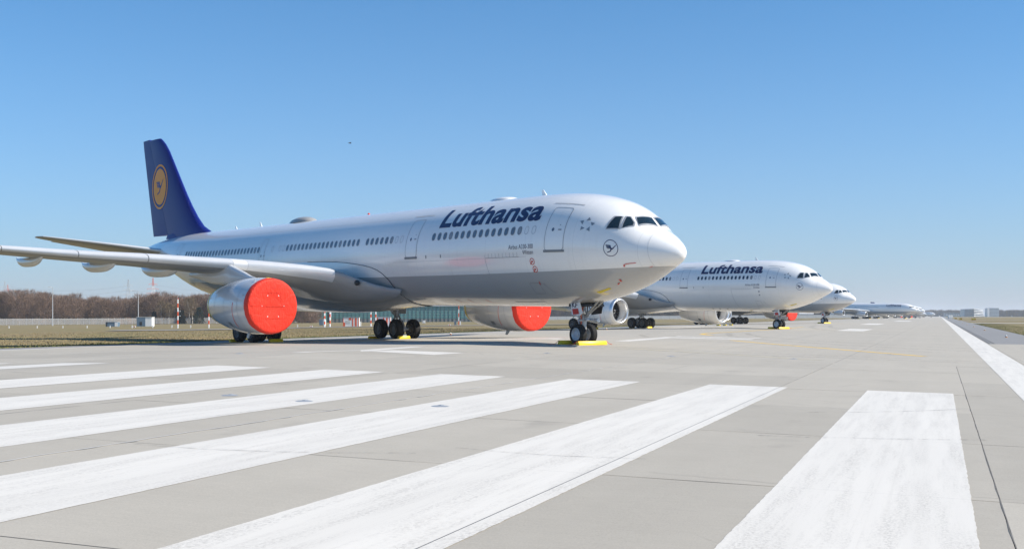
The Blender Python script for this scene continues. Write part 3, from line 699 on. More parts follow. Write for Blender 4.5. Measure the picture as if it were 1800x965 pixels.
def build_nose_gear(root, zg, reg, detail):
    x = 6.75; zb = ZC0+fb(x)
    mb = MB(); r = .52
    mb.tube((x+.05, 0, zb+.5), (x, 0, zg+1.15), .13, .13, 14).tube((x, 0, zg+1.2), (x, 0, zg+.75), .16, .16, 14)
    mb.tube((x, -.42, zg+r), (x, .42, zg+r), .07, None, 10)
    mb.tube((x-.05, .0, zg+1.35), (x-1.25, .18, zb+.2), .055, None, 8).tube((x-.05, .0, zg+1.35), (x-1.25, -.18, zb+.2), .055, None, 8)
    mb.tube((x, .22, zg+1.32), (x+.02, .30, zb+.2), .04, None, 6).tube((x, -.22, zg+1.32), (x+.02, -.30, zb+.2), .04, None, 6)
    mb.tube((x, -.34, zg+1.22), (x, .34, zg+1.22), .085, None, 10)                     # steering actuators
    mb.box((x+.22, 0, zg+1.0), (.08, .2, .42), Matrix.Rotation(.35, 3, 'Y')).box((x+.22, 0, zg+.68), (.08, .2, .36), Matrix.Rotation(-.35, 3, 'Y'))
    g = mb.build('nose_gear', M_STEEL, root, 40)
    mb = MB(); mb.tube((x, 0, zg+.76), (x, 0, zg+r-.05), .085, None, 14); mb.build('oleo', M_CHROME, g, 60)
    for s in (-1, 1): build_wheel(g, x, s*.36, zg+r, r, .34)
    if not detail: return g
    mb = MB(); mb.box((x-.2, 0, zb-.02), (1.5, 1.0, .12)); mb.build('wheel_bay', M_DARK, g)
    # leg doors: the near one carries the last two letters of the registration
    P = [(7.04, .60, ZC0-2.60), (6.42, .60, ZC0-2.52), (6.14, .60, ZC0-3.24), (6.34, .60, ZC0-3.36), (6.92, .60, ZC0-3.34)]
    mb = MB(); mb.add([(p[0], p[1]+.0, p[2]) for p in P]+[(p[0], p[1]+.035, p[2]) for p in P], [(4, 3, 2, 1, 0), (5, 6, 7, 8, 9)]+[(i, (i+1) % 5, 5+(i+1) % 5, 5+i) for i in range(5)])
    mb.build('gear_door', M_NACW, g)
    text_decal('registration_letters', reg, 6.92, 6.50, ZC0-2.97, ZC0-2.70, lambda a, b: Vector((a, .642, b)), M_TEXT, g, .02, 0, 0)
    mb = MB(); mb.add([(6.88, .655, ZC0-3.04), (6.45, .655, ZC0-3.01), (6.36, .66, ZC0-3.28), (6.80, .66, ZC0-3.32)], [(0, 1, 2, 3)]); mb.build('warning_flag', M_RED, g)
    P = [(6.80, -.62, ZC0-2.58), (5.95, -.62, ZC0-2.50), (6.22, -.70, ZC0-3.26), (6.95, -.70, ZC0-3.34)]
    mb = MB(); mb.add(P+[(p[0], p[1]-.04, p[2]) for p in P], [(0, 1, 2, 3), (7, 6, 5, 4)]+[(i, (i+1) % 4, 4+(i+1) % 4, 4+i) for i in range(4)]); mb.build('gear_door', M_DARK, g)
    mb = MB()
    for i in range(3): mb.tube((6.0+.2*i, -.55, ZC0-2.62), (6.3+.2*i, -.60, ZC0-2.95), .018, None, 5)
    mb.build('door_ribs', M_RIM, g)
    mb = MB(); mb.path([(6.5, .25, zb), (6.45, .34, zg+1.75), (6.62, .30, zg+1.5), (6.7, .2, zg+1.35), (6.72, .2, zg+1.0)], .03, 6); mb.build('hydraulic_hose', M_HOSE, g)
    mb = MB(); mb.path([(6.6, -.2, zb), (6.55, -.28, zg+1.7), (6.7, -.24, zg+1.4)], .022, 6); mb.build('hydraulic_hose', M_DARK, g)
    mb = MB(); mb.path([(6.95, .3, zg+1.6), (7.1, .42, zg+1.3), (6.95, .3, zg+1.0)], .015, 6); mb.build('hydraulic_hose', M_DARK, g)
    mb = MB(); mb.tube((6.6, 0, zg+1.25), (5.72, 0, zg+1.23), .06, None, 10).tube((5.74, 0, zg+1.23), (5.66, 0, zg+1.23), .10, None, 10).tube((6.3, -.2, zg+1.25), (6.3, .2, zg+1.25), .07, None, 8); mb.build('tow_fitting', M_RIM, g, 40)
    for s in (-1, 1):
        mb = MB(); mb.revolve([(-.06, .02), (-.02, .10), (.10, .07), (.12, .01)], 'x', (6.48, s*.17, zg+1.62), 12); mb.build('taxi_light', M_BULB, g, 60)
    return g
def build_main_gear(root, s, zg, detail):
    x, y, r = 32.1, s*5.34, .69
    mb = MB(); zt = ZC0-1.5
    mb.tube((x+.1, y-s*.35, zt), (x, y, zg+1.45), .21, .19, 14)
    mb.tube((x-1.05, y, zg+r), (x+1.05, y, zg+r), .15, None, 10)
    for dx in (-.99, .99): mb.tube((x+dx, y-.72, zg+r), (x+dx, y+.72, zg+r), .09, None, 10)
    mb.tube((x, y, zg+1.5), (x+.05, y-s*2.0, zt-.2), .09, None, 8).tube((x, y, zg+1.9), (x-1.7, y-s*.3, zt), .08, None, 8)
    mb.tube((x+.18, y, zg+1.55), (x+.75, y, zg+1.15), .06, None, 6).tube((x+.75, y, zg+1.15), (x+.2, y, zg+.8), .06, None, 6)
    mb.tube((x-.2, y, zg+1.7), (x-.9, y, zg+.85), .055, None, 6)
    g = mb.build('main_gear', M_STEEL, root, 40)
    mb = MB(); mb.tube((x, y, zg+1.5), (x, y, zg+r), .13, None, 14); mb.build('oleo', M_CHROME, g, 60)
    for dx in (-.99, .99):
        for dy in (-.70, .70): build_wheel(g, x+dx, y+dy, zg+r, r, .50, 40, M_RIM_SHADE)
    if detail:
        mb = MB(); mb.add([(x-.75, y+s*.42, zt+.1), (x+.85, y+s*.42, zt+.1), (x+.7, y+s*.40, zg+1.75), (x-.5, y+s*.40, zg+1.75), (x-.75, y+s*.46, zt+.1), (x+.85, y+s*.46, zt+.1), (x+.7, y+s*.44, zg+1.75), (x-.5, y+s*.44, zg+1.75)],
                          [(0, 1, 2, 3), (7, 6, 5, 4), (0, 4, 5, 1), (1, 5, 6, 2), (2, 6, 7, 3), (3, 7, 4, 0)]); mb.build('gear_door', M_GREY, g)
        mb = MB(); mb.path([(x-.3, y+.2, zt), (x-.35, y+.3, zg+1.6), (x-.5, y+.2, zg+1.0)], .03, 6); mb.build('hydraulic_hose', M_DARK, g)
        mb = MB(); mb.path([(x+.25, y-.2, zt), (x+.35, y-.3, zg+1.5), (x+.6, y-.2, zg+.9)], .03, 6); mb.build('hydraulic_hose', M_DARK, g)
        # brake packs show inside the rims
        for dx in (-.99, .99):
            for dy in (-.36, .36): mb = MB(); mb.revolve([(-.08, .12), (-.08, .30), (.08, .30), (.08, .12)], 'y', (x+dx, y+dy, zg+r), 16); mb.build('brake_pack', M_EXH, g, 40)
    return g

# ------------------------------------------------------------------ airliner: assembly
def cabin_window_meshes():
    rr = rrect(-.135, .135, -.20, .20, .13, 4); mf = lambda off: (lambda x, s: SN(25.+x, (s+ .842)/R0, off)-Vector((25., 0, 0)))
    bm = bmesh.new(); bm.faces.new([bm.verts.new((a, b, 0)) for a, b in rr]); finish2d(bm, mf(.004), 0, .1); me = bpy.data.meshes.new('pane'); bm.to_mesh(me); bm.free(); me.materials.append(M_GLASS)
    def ring(off, w, mtl, nm):
        bm = bmesh.new()
        for p in stroke(rr, w, True): bm.faces.new([bm.verts.new((a, b, 0)) for a, b in p])
        finish2d(bm, mf(off), 0, .1); m2 = bpy.data.meshes.new(nm); bm.to_mesh(m2); bm.free(); m2.materials.append(mtl); return m2
    return me, ring(.008, .05, M_FRAME, 'window_rim'), ring(.006, .022, M_SEAM, 'blank_window')
ME_PANE, ME_RIM, ME_BLANK = cabin_window_meshes()
ME_PANE_DARK = ME_PANE.copy(); ME_PANE_DARK.materials.clear(); ME_PANE_DARK.materials.append(mat('cabin_glass_dark', (.035, .055, .09), .10, var=.25, scale=5, coat=.6))  # darker glass, for the second airliner's panes

ME_PANE_BLIND = ME_PANE.copy(); ME_PANE_BLIND.materials.clear(); ME_PANE_BLIND.materials.append(mat('cabin_blind', (.27, .28, .30), .2, var=.1, scale=5, coat=.6))

def airliner(label, nose, head, opts):
    """nose: world xy of the nose tip; head: angle of the tail-ward axis to the left of the view axis (radians)"""
    rz = math.atan2(math.cos(head), -math.sin(head))
    sc = opts.get('scale', 1.0); detail = opts.get('detail', 2)
    root = thing('airliner', label, 'airplane', (nose[0], nose[1], 0 if sc == 1 else -.15), 0, 'airliners parked along the runway')
    root.rotation_euler = (0, -PITCH, rz); root.scale = (sc, sc, sc)
    MW = Matrix.Translation(root.location) @ Matrix.Rotation(rz, 4, 'Z') @ Matrix.Rotation(-PITCH, 4, 'Y') @ Matrix.Scale(sc, 4)
    def lground(x, y):
        w = MW @ Vector((x, y, 0)); return (gw(w.x, w.y)-w.z)/sc
    mfus = M_FUS_BELLY if opts.get('belly', True) else M_FUS_WHITE
    # fuselage
    xs = [0.004, .02, .06, .12, .2, .3, .42, .56, .72, .9, 1.1, 1.3, 1.5, 1.7, 1.9, 2.1, 2.3, 2.5, 2.75, 3, 3.3, 3.6, 4, 4.4, 4.8, 5.2, 5.7, 6.2, 6.8, 7.5, 8.5, 9.5]+[9.5+2.4*k for k in range(1, 15)]+[44.5, 46, 47.5, 49, 50.5, 52, 53.5, 55, 56.5, 58, 59.5, 61, 62.3, 63.5, 64.5, 65.3]
    n = 72 if detail else 40; mb = MB(); mb.loft([[S(x, 2*math.pi*k/n) for k in range(n)] for x in xs])
    fus = mb.build('fuselage', mfus, root, 50)
    # belly fairing between the wings
    edge = pchip([20.5, 20.9, 22.4, 24.2, 26.4, 30, 38, 41, 43, 44.2], [-80, -30, -14, -9, -5.5, -4, -5, -12, -40, -82])
    bulge = pchip([20.5, 22.5, 26, 29, 37, 41, 44.2], [.03, .14, .40, .50, .48, .22, .03])
    mb = MB(); rings = []
    fx = [20.5, 20.6, 20.7, 20.8, 20.9, 21.1, 21.4, 21.8, 22.4, 23.2, 24.2, 25.2, 26.4, 28, 30, 33, 36, 38, 39.5, 41, 42, 43, 43.6, 44.2]
    for x in fx:
        e = edge(x); ring = []
        for k in range(25):
            t = k/24; a = e+(-180-2*e)*t
            w = math.sin(math.pi*t); ring.append(SN(x, R_(a), .025+bulge(x)*w**.7))
        rings.append(ring)
    mb.loft(rings, closed=False, cap=False); bf = mb.build('belly_fairing', mfus, root, 70)
    if detail:
        mb = MB(); mb.path([SN(x, R_(edge(x)), .03) for x in fx[:15]], .022, 4); mb.build('fairing_seam', M_LINE, bf)
    # surfaces, engines, gear
    engs = opts.get('engines', [(9.37, 21.95, -3.02)])
    for s in (1, -1):
        build_wing(root, s, detail, engs); build_stab(root, s)
        for (y, x0, zc) in engs: build_engine(root, s*y, x0, zc, opts.get('nacelle', M_NAC), opts.get('esc', 1.), 1 if detail else 0)
        build_main_gear(root, s, lground(32.1, s*5.34), detail)
    build_fin(root, detail)
    build_nose_gear(root, lground(6.75, 0), opts.get('reg', ''), detail and bool(opts.get('reg')))
    # flight deck glazing
    W1 = [(3.13, 24.6), (3.11, 33), (3.03, 45.3), (2.71, 50.8), (2.54, 29.8)]; W2 = [(2.46, 31.9), (2.60, 53.3), (2.44, 57.1), (2.12, 51), (2.06, 44.8)]; W3 = [(2.28, 61.8), (2.03, 87.6), (1.57, 86.3), (1.92, 51.5)]
    for s in (1, -1):
        for nm, w in (('side_window', W1), ('side_window', W2), ('windshield', W3)):
            pl = [(x, R_(a if s > 0 else 180-a)*R0) for x, a in w]
            o = decal(nm, [pl], map_fus(.012), M_COCKPIT, root, .12, .12)
            if detail: decal('window_surround', stroke(pl, .075, True), map_fus(.016), M_WFRAME, o, .12, .12)
    # writing along the side
    mf = map_fus(.007)
    text_decal('airline_name', 'Lufthansa', 15.80, 7.30, R_(27.2)*R0, R_(56.0)*R0, mf, M_TEXT, root, .032)
    if detail == 0:
        rows = []
        for a, b in ((0, 14), (24, 50), (56, 80)):
            for i in range(a, b+1): x = 7.47+.533*i; rows.append(rrect(x-.12, x+.12, .66, 1.02, .1, 2))
        tag(decal('cabin_windows', rows, mf, M_GLASS, root, 0, .2), kind='stuff'); return root
    if detail < 0: return root
    # cabin windows, each with rim and pane
    lo, hi = opts.get('windows', (0, 80))
    blank = {0, 1, 22, 23, 50, 49, 52}
    for i in list(range(0, 17))+list(range(22, 30))+list(range(31, 51))+[52]+list(range(56, 81)):
        if not lo <= i <= hi: continue
        x = 7.47+.533*i; al = .842/R0
        p = S(x, al); p0 = S(25., al); off = (x, p.y-p0.y, p.z-p0.z)
        if i in blank: obj('blank_window', ME_BLANK, None, root, off); continue
        o = obj('cabin_window', ME_RIM, None, root, off); obj('pane', opts.get('pane', ME_PANE) if (i*7) % 11 != 3 else ME_PANE_BLIND, None, o)
    # doors
    for k, (x0, x1, s0, s1) in enumerate(opts.get('doors', [(5.38, 6.60, -4.2, 44.5), (17.54, 18.65, -4.4, 42), (36.3, 37.0, -12, 33.5), (51.6, 52.6, -3, 38)])):
        s0, s1 = R_(s0)*R0, R_(s1)*R0; pl = rrect(x0, x1, s0, s1, .16, 4)
        d = decal('passenger_door' if k != 2 else 'emergency_exit', [pl], map_fus(.003), M_FUS_WHITE, root, .5, .15)
        decal('door_seam', stroke(pl, .034 if k < 2 else .022, True), map_fus(.008), M_SEAM, d, .5, .15)
        xm = x0+(x1-x0)*.62; sm = s0+(s1-s0)*.44
        decal('door_window', [circ(xm, sm, .085, .10, 16)], map_fus(.010), M_GLASS, d, 0, .1)
        decal('door_handle', [rrect(xm-.55, xm-.33, sm-.04, sm+.04, .03, 2), rrect(xm-.45, xm-.36, sm+.24, sm+.28, .015, 2)], map_fus(.010), M_SEAM, d, 0, .1)
        if k < 2:
            decal('door_sill', [rrect(x0-.07, x1+.07, s0-.10, s0+.02, .03, 2)], map_fus(.02), M_FRAME, d, .5, .1)
            decal('rain_gutter', [rrect(x0-.45, x1+.35, s1+.30, s1+.345, .01, 1)], map_fus(.012), M_SEAM, root, .5, 0)
    # ring with bird, five-part star, type and name
    sq = lambda ps: [[(2.76+(a-2.76)*.60, b) for a, b in p] for p in ps]
    decal('emblem_ring', sq(ring2d(2.76, -.02, .57, .046, 48)), mf, M_TEXT, root, .15, .12)
    decal('emblem_bird', sq(crane(2.76, -.02, .57)), mf, M_TEXT, root, .15, .12)
    st = []
    for k in range(5):
        a = math.pi/2+2*math.pi*k/5; c0 = (4.2-.30*math.cos(a), 1.26+.31*math.sin(a))
        st.append([(c0[0]-.15*math.cos(a), c0[1]+.17*math.sin(a)), (c0[0]-.13*math.cos(a+2.3), c0[1]+.15*math.sin(a+2.3)), (c0[0]-.13*math.cos(a-1.75), c0[1]+.14*math.sin(a-1.75))])
    decal('star_emblem', st, mf, M_SILVER, root, .2, .12)
    text_decal('type_lettering', 'Airbus A330-300', 9.28, 7.40, -.09, .13, mf, M_TEXT, root, .0, .8, .2)
    text_decal('name_lettering', opts['name'], 8.20, 7.40, -.36, -.16, mf, M_TEXT, root, .0, .8, .2)
    # cargo door outline with its ladder of marks
    cd = [(11.25, -.30), (11.25, -.55), (11.0, -2.6), (10.6, -3.3), (8.55, -3.3), (8.3, -2.6)]
    decal('cargo_door_seam', stroke(cd, .02), mf, M_SEAM, root, .6, .16)
    decal('cargo_marks', [rrect(8.5, 11.2, -.465, -.45, .005, 1)]+[rrect(8.62+.29*k, 8.635+.29*k, -.45, -.24, .005, 1) for k in range(9)], mf, M_FRAME, root, 0, 0)
    decal('cargo_sill', [rrect(8.45, 10.9, -3.42, -3.34, .02, 1)], map_fus(.018), M_LIP, root, .6, 0)
    decal('hatch_seam', stroke(rrect(7.6, 8.3, -2.55, -1.85, .05, 2), .014, True)+stroke([(6.9, -2.6), (7.3, -1.9)], .014), mf, M_LINE, root, .5, .1)
    for x0, x1, a in ((19.2, 50, 47), (7, 17.2, 62), (8, 20, -9.5)): decal('skin_joint', [rrect(x0, x1, R_(a)*R0-.007, R_(a)*R0+.007, .003, 1)], map_fus(.004), M_SEAM2, root, 1.0, 0)
    # radome joint
    decal('radome_seam', stroke([(1.19+.06*math.sin(R_(a)), R_(a)*R0) for a in range(-86, 88, 6)], .012), mf, M_SEAM2, root, 0, .2)
    for (x0, s0) in ((16.6, -.24), (15.2, -.24)): decal('static_port', [rrect(x0-.04, x0+.04, s0-.09, s0+.09, .03, 2)], mf, M_FRAME, root, 0, 0)
    decal('inspection_patch', [[(4.55, -3.05), (3.75, -3.0), (3.7, -3.16), (4.5, -3.24)]], mf, M_YBAND, root, .2, .1)
    # covers on probes and outflow valves with red tags
    if opts.get('tags', True):
        for (x, a) in ((7.54, -14.6), (7.45, -22.5)):
            s0 = R_(a)*R0; o = decal('port_cover', ring2d(x, s0, .15, .035, 24)+[circ(x, s0, .055, .055, 12)], map_fus(.012), M_RED, root, 0, .1)
            decal('streamer', stroke([(x, s0), (x+.16, s0-.14)], .04), map_fus(.014), M_RED, o, 0, .1)
        for pts, w in (([(2.25, -1.35), (2.02, -1.33), (1.75, -1.38)], .06), ([(2.28, -1.36), (2.30, -1.56)], .06), ([(2.9, -2.55), (2.9, -2.8)], .07), ([(3.05, -2.86), (3.2, -2.95)], .07), ([(1.35, -2.35), (1.2, -2.3)], .06), ([(7.5, -1.75), (7.52, -1.95)], .05)):
            decal('streamer', stroke(pts, w), map_fus(.03), M_RED, root, 0, .1)
        for x in (12.9, 14.5, 15.6): decal('streamer', stroke([(x, -3.36), (x+.16, -3.02)], .05)+stroke([(x, -3.36), (x-.6, -3.42)], .015), map_fus(.02), M_RED, root, 0, .1)
        decal('streamer', stroke([(14.4, -4.05), (14.4, -4.30)], .06), map_fus(.02), M_RED, root, 0, .1)
    else:
        for x in (12.9, 14.0, 15.0): decal('vent', [rrect(x-.12, x+.12, -3.25, -3.1, .05, 2)], mf, M_LINE, root, 0, .1)
        for a in (-14.6, -22.5): decal('static_port', [circ(7.5, R_(a)*R0, .10, .10, 12)], mf, M_SEAM, root, 0, 0)
        decal('inspection_patch', [[(10.3, -3.75), (9.9, -3.55), (9.7, -3.62), (10.1, -3.9)]], mf, M_YBAND, root, .2, .1)
    # antennas and domes on the spine
    def dome(name, x0, x1, hgt, w, m):
        mb = MB(); rings = []
        for k in range(15):
            f = k/14; x = x0+(x1-x0)*f; q = max(math.sin(math.pi*f**.75), .02)**.6
            rings.append([(x, w*q*math.cos(a), ZC0+ft(x)-.06+(hgt+.06)*q*math.sin(a)) for a in [math.pi*i/12 for i in range(13)]])
        mb.loft(rings, closed=False, cap=False); return mb.build(name, m, root, 70)
    dome('antenna_dome', 12.1, 14.5, .16, .60, M_FUS_WHITE)
    if opts.get('windows', (0, 80))[1] > 60: dome('antenna_dome', 34.3, 37.8, .36, .70, M_GREY)
    for x, h in ((9.6, .34), (42.2, .38), (46.4, .28)):
        mb = MB(); z = ZC0+ft(x)-.03; mb.add([(x, -.03, z), (x+.36, -.03, z), (x+.46, -.01, z+h), (x+.30, -.01, z+h), (x, .03, z), (x+.36, .03, z), (x+.46, .01, z+h), (x+.30, .01, z+h)], [(0, 1, 2, 3), (7, 6, 5, 4), (0, 4, 5, 1), (1, 5, 6, 2), (2, 6, 7, 3), (3, 7, 4, 0)])
        mb.build('blade_antenna', M_FUS_WHITE, root)
    mb = MB(); mb.revolve([(0, .09), (.08, .08), (.13, .04), (.14, .005)], 'z', (27.2, 0, ZC0+2.81), 12); mb.build('beacon', M_RED, root, 60)
    # wing root lamp and trim opening of the tailplane
    yl, xl = 3.55, 22.55
    mb = MB(); mb.revolve([(0, .01), (.03, .10), (.12, .16), (.2, .17)], 'x', (xl-.05, yl, ZC0-1.62), 16); mb.build('landing_light', M_DARK, root, 60)
    return root

nose_a = (7.78, 51.55); head_a = R_(38.65)
plane_a = airliner('nearest white twin-engine airliner with grey belly and red cover on each engine', nose_a, head_a, dict(reg='KF', name='Witten'))
nose_b = (34.0, 120.84); head_b = R_(41.24)
plane_b = airliner('second airliner in the row, all white belly, open engine inlets', nose_b, head_b,
                   dict(reg='KQ', name='Zwickau', belly=False, nacelle=M_NACW, windows=(0, 30), tags=False, pane=ME_PANE_DARK, doors=[(5.38, 6.60, -4.2, 44.5), (17.54, 18.65, -4.4, 42)]))
def shift(lat, al): p = QV*lat+RV*al; return (nose_a[0]+p.x, nose_a[1]+p.y)
nose_c = shift(-3.2, 160.0); head_c = R_(36.5)
plane_c = airliner('third airliner, only its nose shows from behind the second one', nose_c, head_c,
                   dict(reg='KO', name='Witten', windows=(0, 1), tags=False, doors=[(5.38, 6.60, -4.2, 44.5)]))
# far down the runway: four-engined jets, then smaller twins
four = [(9.37, 22.5, -2.75), (19.3, 28.9, -2.1)]
plane_d = airliner('four-engine airliner beyond the gap in the row, side windows tiny in the distance', (200, 562), R_(38), dict(detail=0, engines=four, esc=.84, nacelle=M_NAC))
plane_e = copy_tree(plane_d); plane_e.location = (229.0, 638, 0)
plane_e['label'] = 'four-engine airliner half hidden behind the other four-engine one'
plane_h = copy_tree(plane_d); plane_h.location = (262, 722, 0)
plane_h['label'] = 'rearmost four-engine airliner, only its nose peeks out past the other two'
plane_f = airliner('small distant airliner whose dark tail rises over the four-engine jets', (280, 770), R_(38), dict(detail=0, scale=.66))
plane_g = copy_tree(plane_f); plane_g.location = (410, 1102, -.15)
plane_g['label'] = 'farthest white airliner, its nose closest to the white edge line'

# ------------------------------------------------------------------ engine covers
def engine_cover(label, plane, y, x0, zc, detail=True):
    o = thing('engine_cover', label, 'engine cover', group='red engine inlet covers')
    MW = plane.matrix_basis.copy() if plane.matrix_basis else Matrix()
    rot = plane.rotation_euler.to_matrix().to_4x4(); MW = Matrix.Translation(plane.location) @ rot @ Matrix.Scale(plane.scale[0], 4)
    o.matrix_world = MW @ Matrix.Translation((x0, y, ZC0+zc))
    r_ = random.Random(int(y*10)+7); mb = MB(); n = 64
    prof = [(.34, 1.548), (.30, 1.555), (.2, 1.55), (.08, 1.535), (.0, 1.515), (-.05, 1.485), (-.075, 1.44), (-.085, 1.34), (-.10, 1.1), (-.10, .8), (-.085, .55), (-.075, .3), (-.075, .02)]
    P = []
    for t, r in prof:
        for i in range(n):
            a = 2*math.pi*i/n; w = .005*math.sin(a*9+r*5)+.004*math.sin(a*23+t*9)+r_.uniform(-.003, .003)
            hem = (.018*math.sin(a*7)+.014*math.sin(a*17+1)) if t > .32 else 0
            P.append((t+hem, (r+(w if t > -.05 else 0))*math.cos(a), (r+(w if t > -.05 else 0))*math.sin(a)))
    mb.add(P, [(k*n+i, k*n+(i+1) % n, (k+1)*n+(i+1) % n, (k+1)*n+i) for k in range(len(prof)-1) for i in range(n)])
    mb.build('tarpaulin', M_COVER, o, 60)
    if detail:
        for k in range(6):
            a = R_(60*k); mb = MB(); mb.revolve([(-.012, .030), (-.016, .018), (-.012, .006)], 'x', (-.085, .66*math.cos(a), .66*math.sin(a)), 10); mb.build('grommet', M_RIM, o)
        mb = MB()
        for (y0, z0), (y1, z1) in (((-1.36, -.02), (1.36, 0)), ((-.9, .72), (.9, .74)), ((-.95, -.70), (.95, -.68))): mb.path([(-.112+.012*abs(f-.5)*2, y0+(y1-y0)*f, z0+(z1-z0)*f) for f in [i/12 for i in range(13)]], .008, 4)
        mb.build('welt_seam', M_COVER, o)
        text_decal('top_mark', 'TOP', .16, -.16, .98, 1.06, lambda a, b: Vector((-.112, a, b)), M_RED, o, .0, 0, 0)
        mb = MB(); mb.add([(.75, .05, 1.60), (.75, -.25, 1.585), (-.02, -.25, 1.47), (-.02, .05, 1.49)], [(0, 1, 2, 3)]); mb.build('yellow_strap', M_YBAND, o)
        for a in (R_(118), R_(158)):
            mb = MB(); mb.box((.66, 1.60*math.cos(a)*-1, 1.60*math.sin(a)), (.12, .03, .05)); mb.build('buckle', M_RIM, o)
    return o
engine_cover('big red cover on the near engine, facing the camera in full', plane_a, 9.37, 21.95, -3.02)
engine_cover('red cover half hidden under the nose of the nearest airliner', plane_a, -9.37, 21.95, -3.02)
engine_cover('red cover seen under the belly of the third airliner', plane_c, -9.37, 21.95, -3.02, False)
for s, t in ((1, 'left'), (-1, 'right')): engine_cover('tiny red engine cover on the far small airliner, %s of its pair' % t, plane_f, s*9.37, 21.95, -3.02, False)
# yellow straps round the tail of the covered engines
for s, lab in ((1, 'yellow strap round the rear of the near covered engine'), (-1, 'yellow strap round the rear of the covered engine under the fuselage')):
    mb = MB(); mb.revolve([(-.10, 1.092), (-.10, 1.106), (.06, 1.068), (.06, 1.05)], 'x', (0, 0, 0), 48, True)
    o = mb.build('exhaust_strap', M_YBAND, None, 50); tag(o, lab, 'strap', 'engine exhaust straps')
    o.matrix_world = Matrix.Translation(plane_a.location) @ plane_a.rotation_euler.to_matrix().to_4x4() @ Matrix.Translation((21.95+6.12, s*9.37, ZC0-3.02))

# ------------------------------------------------------------------ wheel chocks
def chock_mesh(L, h=.20, w=.26):
    mb = MB(); prof = [(-w/2, 0), (w/2, 0), (w/2, h*.45), (w*.22, h), (-w*.22, h), (-w/2, h*.45)]
    e = .03; rings = []
    for y, k in ((-L/2, .86), (-L/2+e, 1), (L/2-e, 1), (L/2, .86)): rings.append([(x*k, y, z*(.5+.5*k)) for x, z in prof])
    mb.loft(rings); return mb.mesh('chock_body', 30)
ME_CHOCK_L, ME_CHOCK_S = chock_mesh(1.9), chock_mesh(.9)
ME_CHOCK_L.materials.append(M_YEL); ME_CHOCK_S.materials.append(M_YEL)
def chock(plane, x, y, label, long_=False, rope=True, yaw=0.):
    MWr = Matrix.Translation(plane.location) @ plane.rotation_euler.to_matrix().to_4x4() @ Matrix.Scale(plane.scale[0], 4)
    p = MWr @ Vector((x, y, 0)); o = thing('wheel_chock', label, 'wheel chock', (p.x, p.y, gw(p.x, p.y)+.004), plane.rotation_euler.z+yaw, 'yellow wheel chocks')
    obj('chock_body', ME_CHOCK_L if long_ else ME_CHOCK_S, None, o)
    if rope:
        L = .95 if long_ else .45
        mb = MB(); mb.path([(0, L-.02, .17), (-.05, L+.10, .19), (.02, L+.2, .06), (.12, L+.32, .012), (.2, L+.55, .012)], .014, 5); mb.build('rope', M_HOSE, o)
        mb = MB(); mb.path([(0, -L+.02, .17), (.05, -L-.10, .19), (-.02, -L-.2, .06), (-.1, -L-.35, .012)], .014, 5); mb.build('rope', M_HOSE, o)
chock(plane_a, 6.14, 0, 'long yellow chock in front of the nose wheels of the nearest airliner', True)
chock(plane_a, 7.38, .1, 'yellow chock behind the nose wheels of the nearest airliner', True)
chock(plane_a, 30.28, -4.75, 'yellow chock in front of the far main wheels of the nearest airliner', False, False)
chock(plane_a, 33.9, -4.6, 'yellow chock peeking out behind the far main wheels of the nearest airliner', False, False)
chock(plane_a, 30.28, 4.9, 'yellow chock in front of the near main wheels under the red covered engine', False, False)
chock(plane_a, 33.95, 5.9, 'yellow chock behind the near main wheels under the red covered engine', False, False)
chock(plane_b, 6.14, 0, 'long yellow chock in front of the nose wheels of the second airliner', True)
chock(plane_b, 7.38, .1, 'yellow chock behind the nose wheels of the second airliner', True, False)
chock(plane_b, 30.28, 5.0, 'yellow chock in front of the near main wheels of the second airliner', False, False)
chock(plane_b, 30.28, -4.9, 'yellow chock in front of the far main wheels of the second airliner', False, False)
chock(plane_b, 33.9, -5.5, 'yellow chock behind the far main wheels of the second airliner', False, False)
chock(plane_c, 6.14, 0, 'long yellow chock in front of the nose wheels of the third airliner', True, False)
chock(plane_c, 7.38, .1, 'yellow chock behind the nose wheels of the third airliner', True, False)
chock(plane_c, 30.28, 5.0, 'yellow chock at the main wheels of the third airliner', False, False)
for pl, w in ((plane_d, 'four-engine airliner in front'), (plane_e, 'half hidden four-engine airliner')):
    for x, y, q in ((6.14, 0, 'nose wheels'), (30.28, 4.9, 'near main wheels'), (30.28, -4.9, 'far main wheels')): chock(pl, x, y, 'tiny yellow chock at the %s of the %s' % (q, w), True, False)

# ------------------------------------------------------------------ airfield furniture on the left
M_WHITE = mat('white_paint_metal', (.78, .78, .76), .5, var=.08, scale=3)
M_REDP = mat('signal_red_paint', (.68, .10, .03), .5, var=.12, scale=3)
M_ORNG = mat('sign_orange', (.75, .28, .02), .5, var=.1)
M_GALV = mat('galvanised_steel', (.50, .51, .52), .5, .3, var=.12, scale=4)
M_BLUEG = mat('blue_grey_cladding', (.13, .19, .25), .5, var=.12, scale=2)
M_TEAL = mat('teal_cladding', (.075, .26, .255), .35, var=.14, scale=.6, coat=.2)
M_TEALD = mat('teal_frame', (.02, .11, .11), .45, var=.12)
M_DOORG = mat('grey_gate', (.22, .225, .22), .55, var=.18, scale=.8)
M_CONCW = mat('pale_wall', (.55, .55, .53), .8, var=.1, scale=.6)
def mesh_mat():
    m, nt, b = _nodes('fence_mesh'); b.inputs['Base Color'].default_value = (.50, .50, .49, 1); b.inputs['Roughness'].default_value = .6
    n = _noise(nt, _coord(nt), 3., 3); nt.links.new(_math(nt, 'MULTIPLY_ADD', n, .2, .30), b.inputs['Alpha']); return m
M_MESH = mesh_mat()

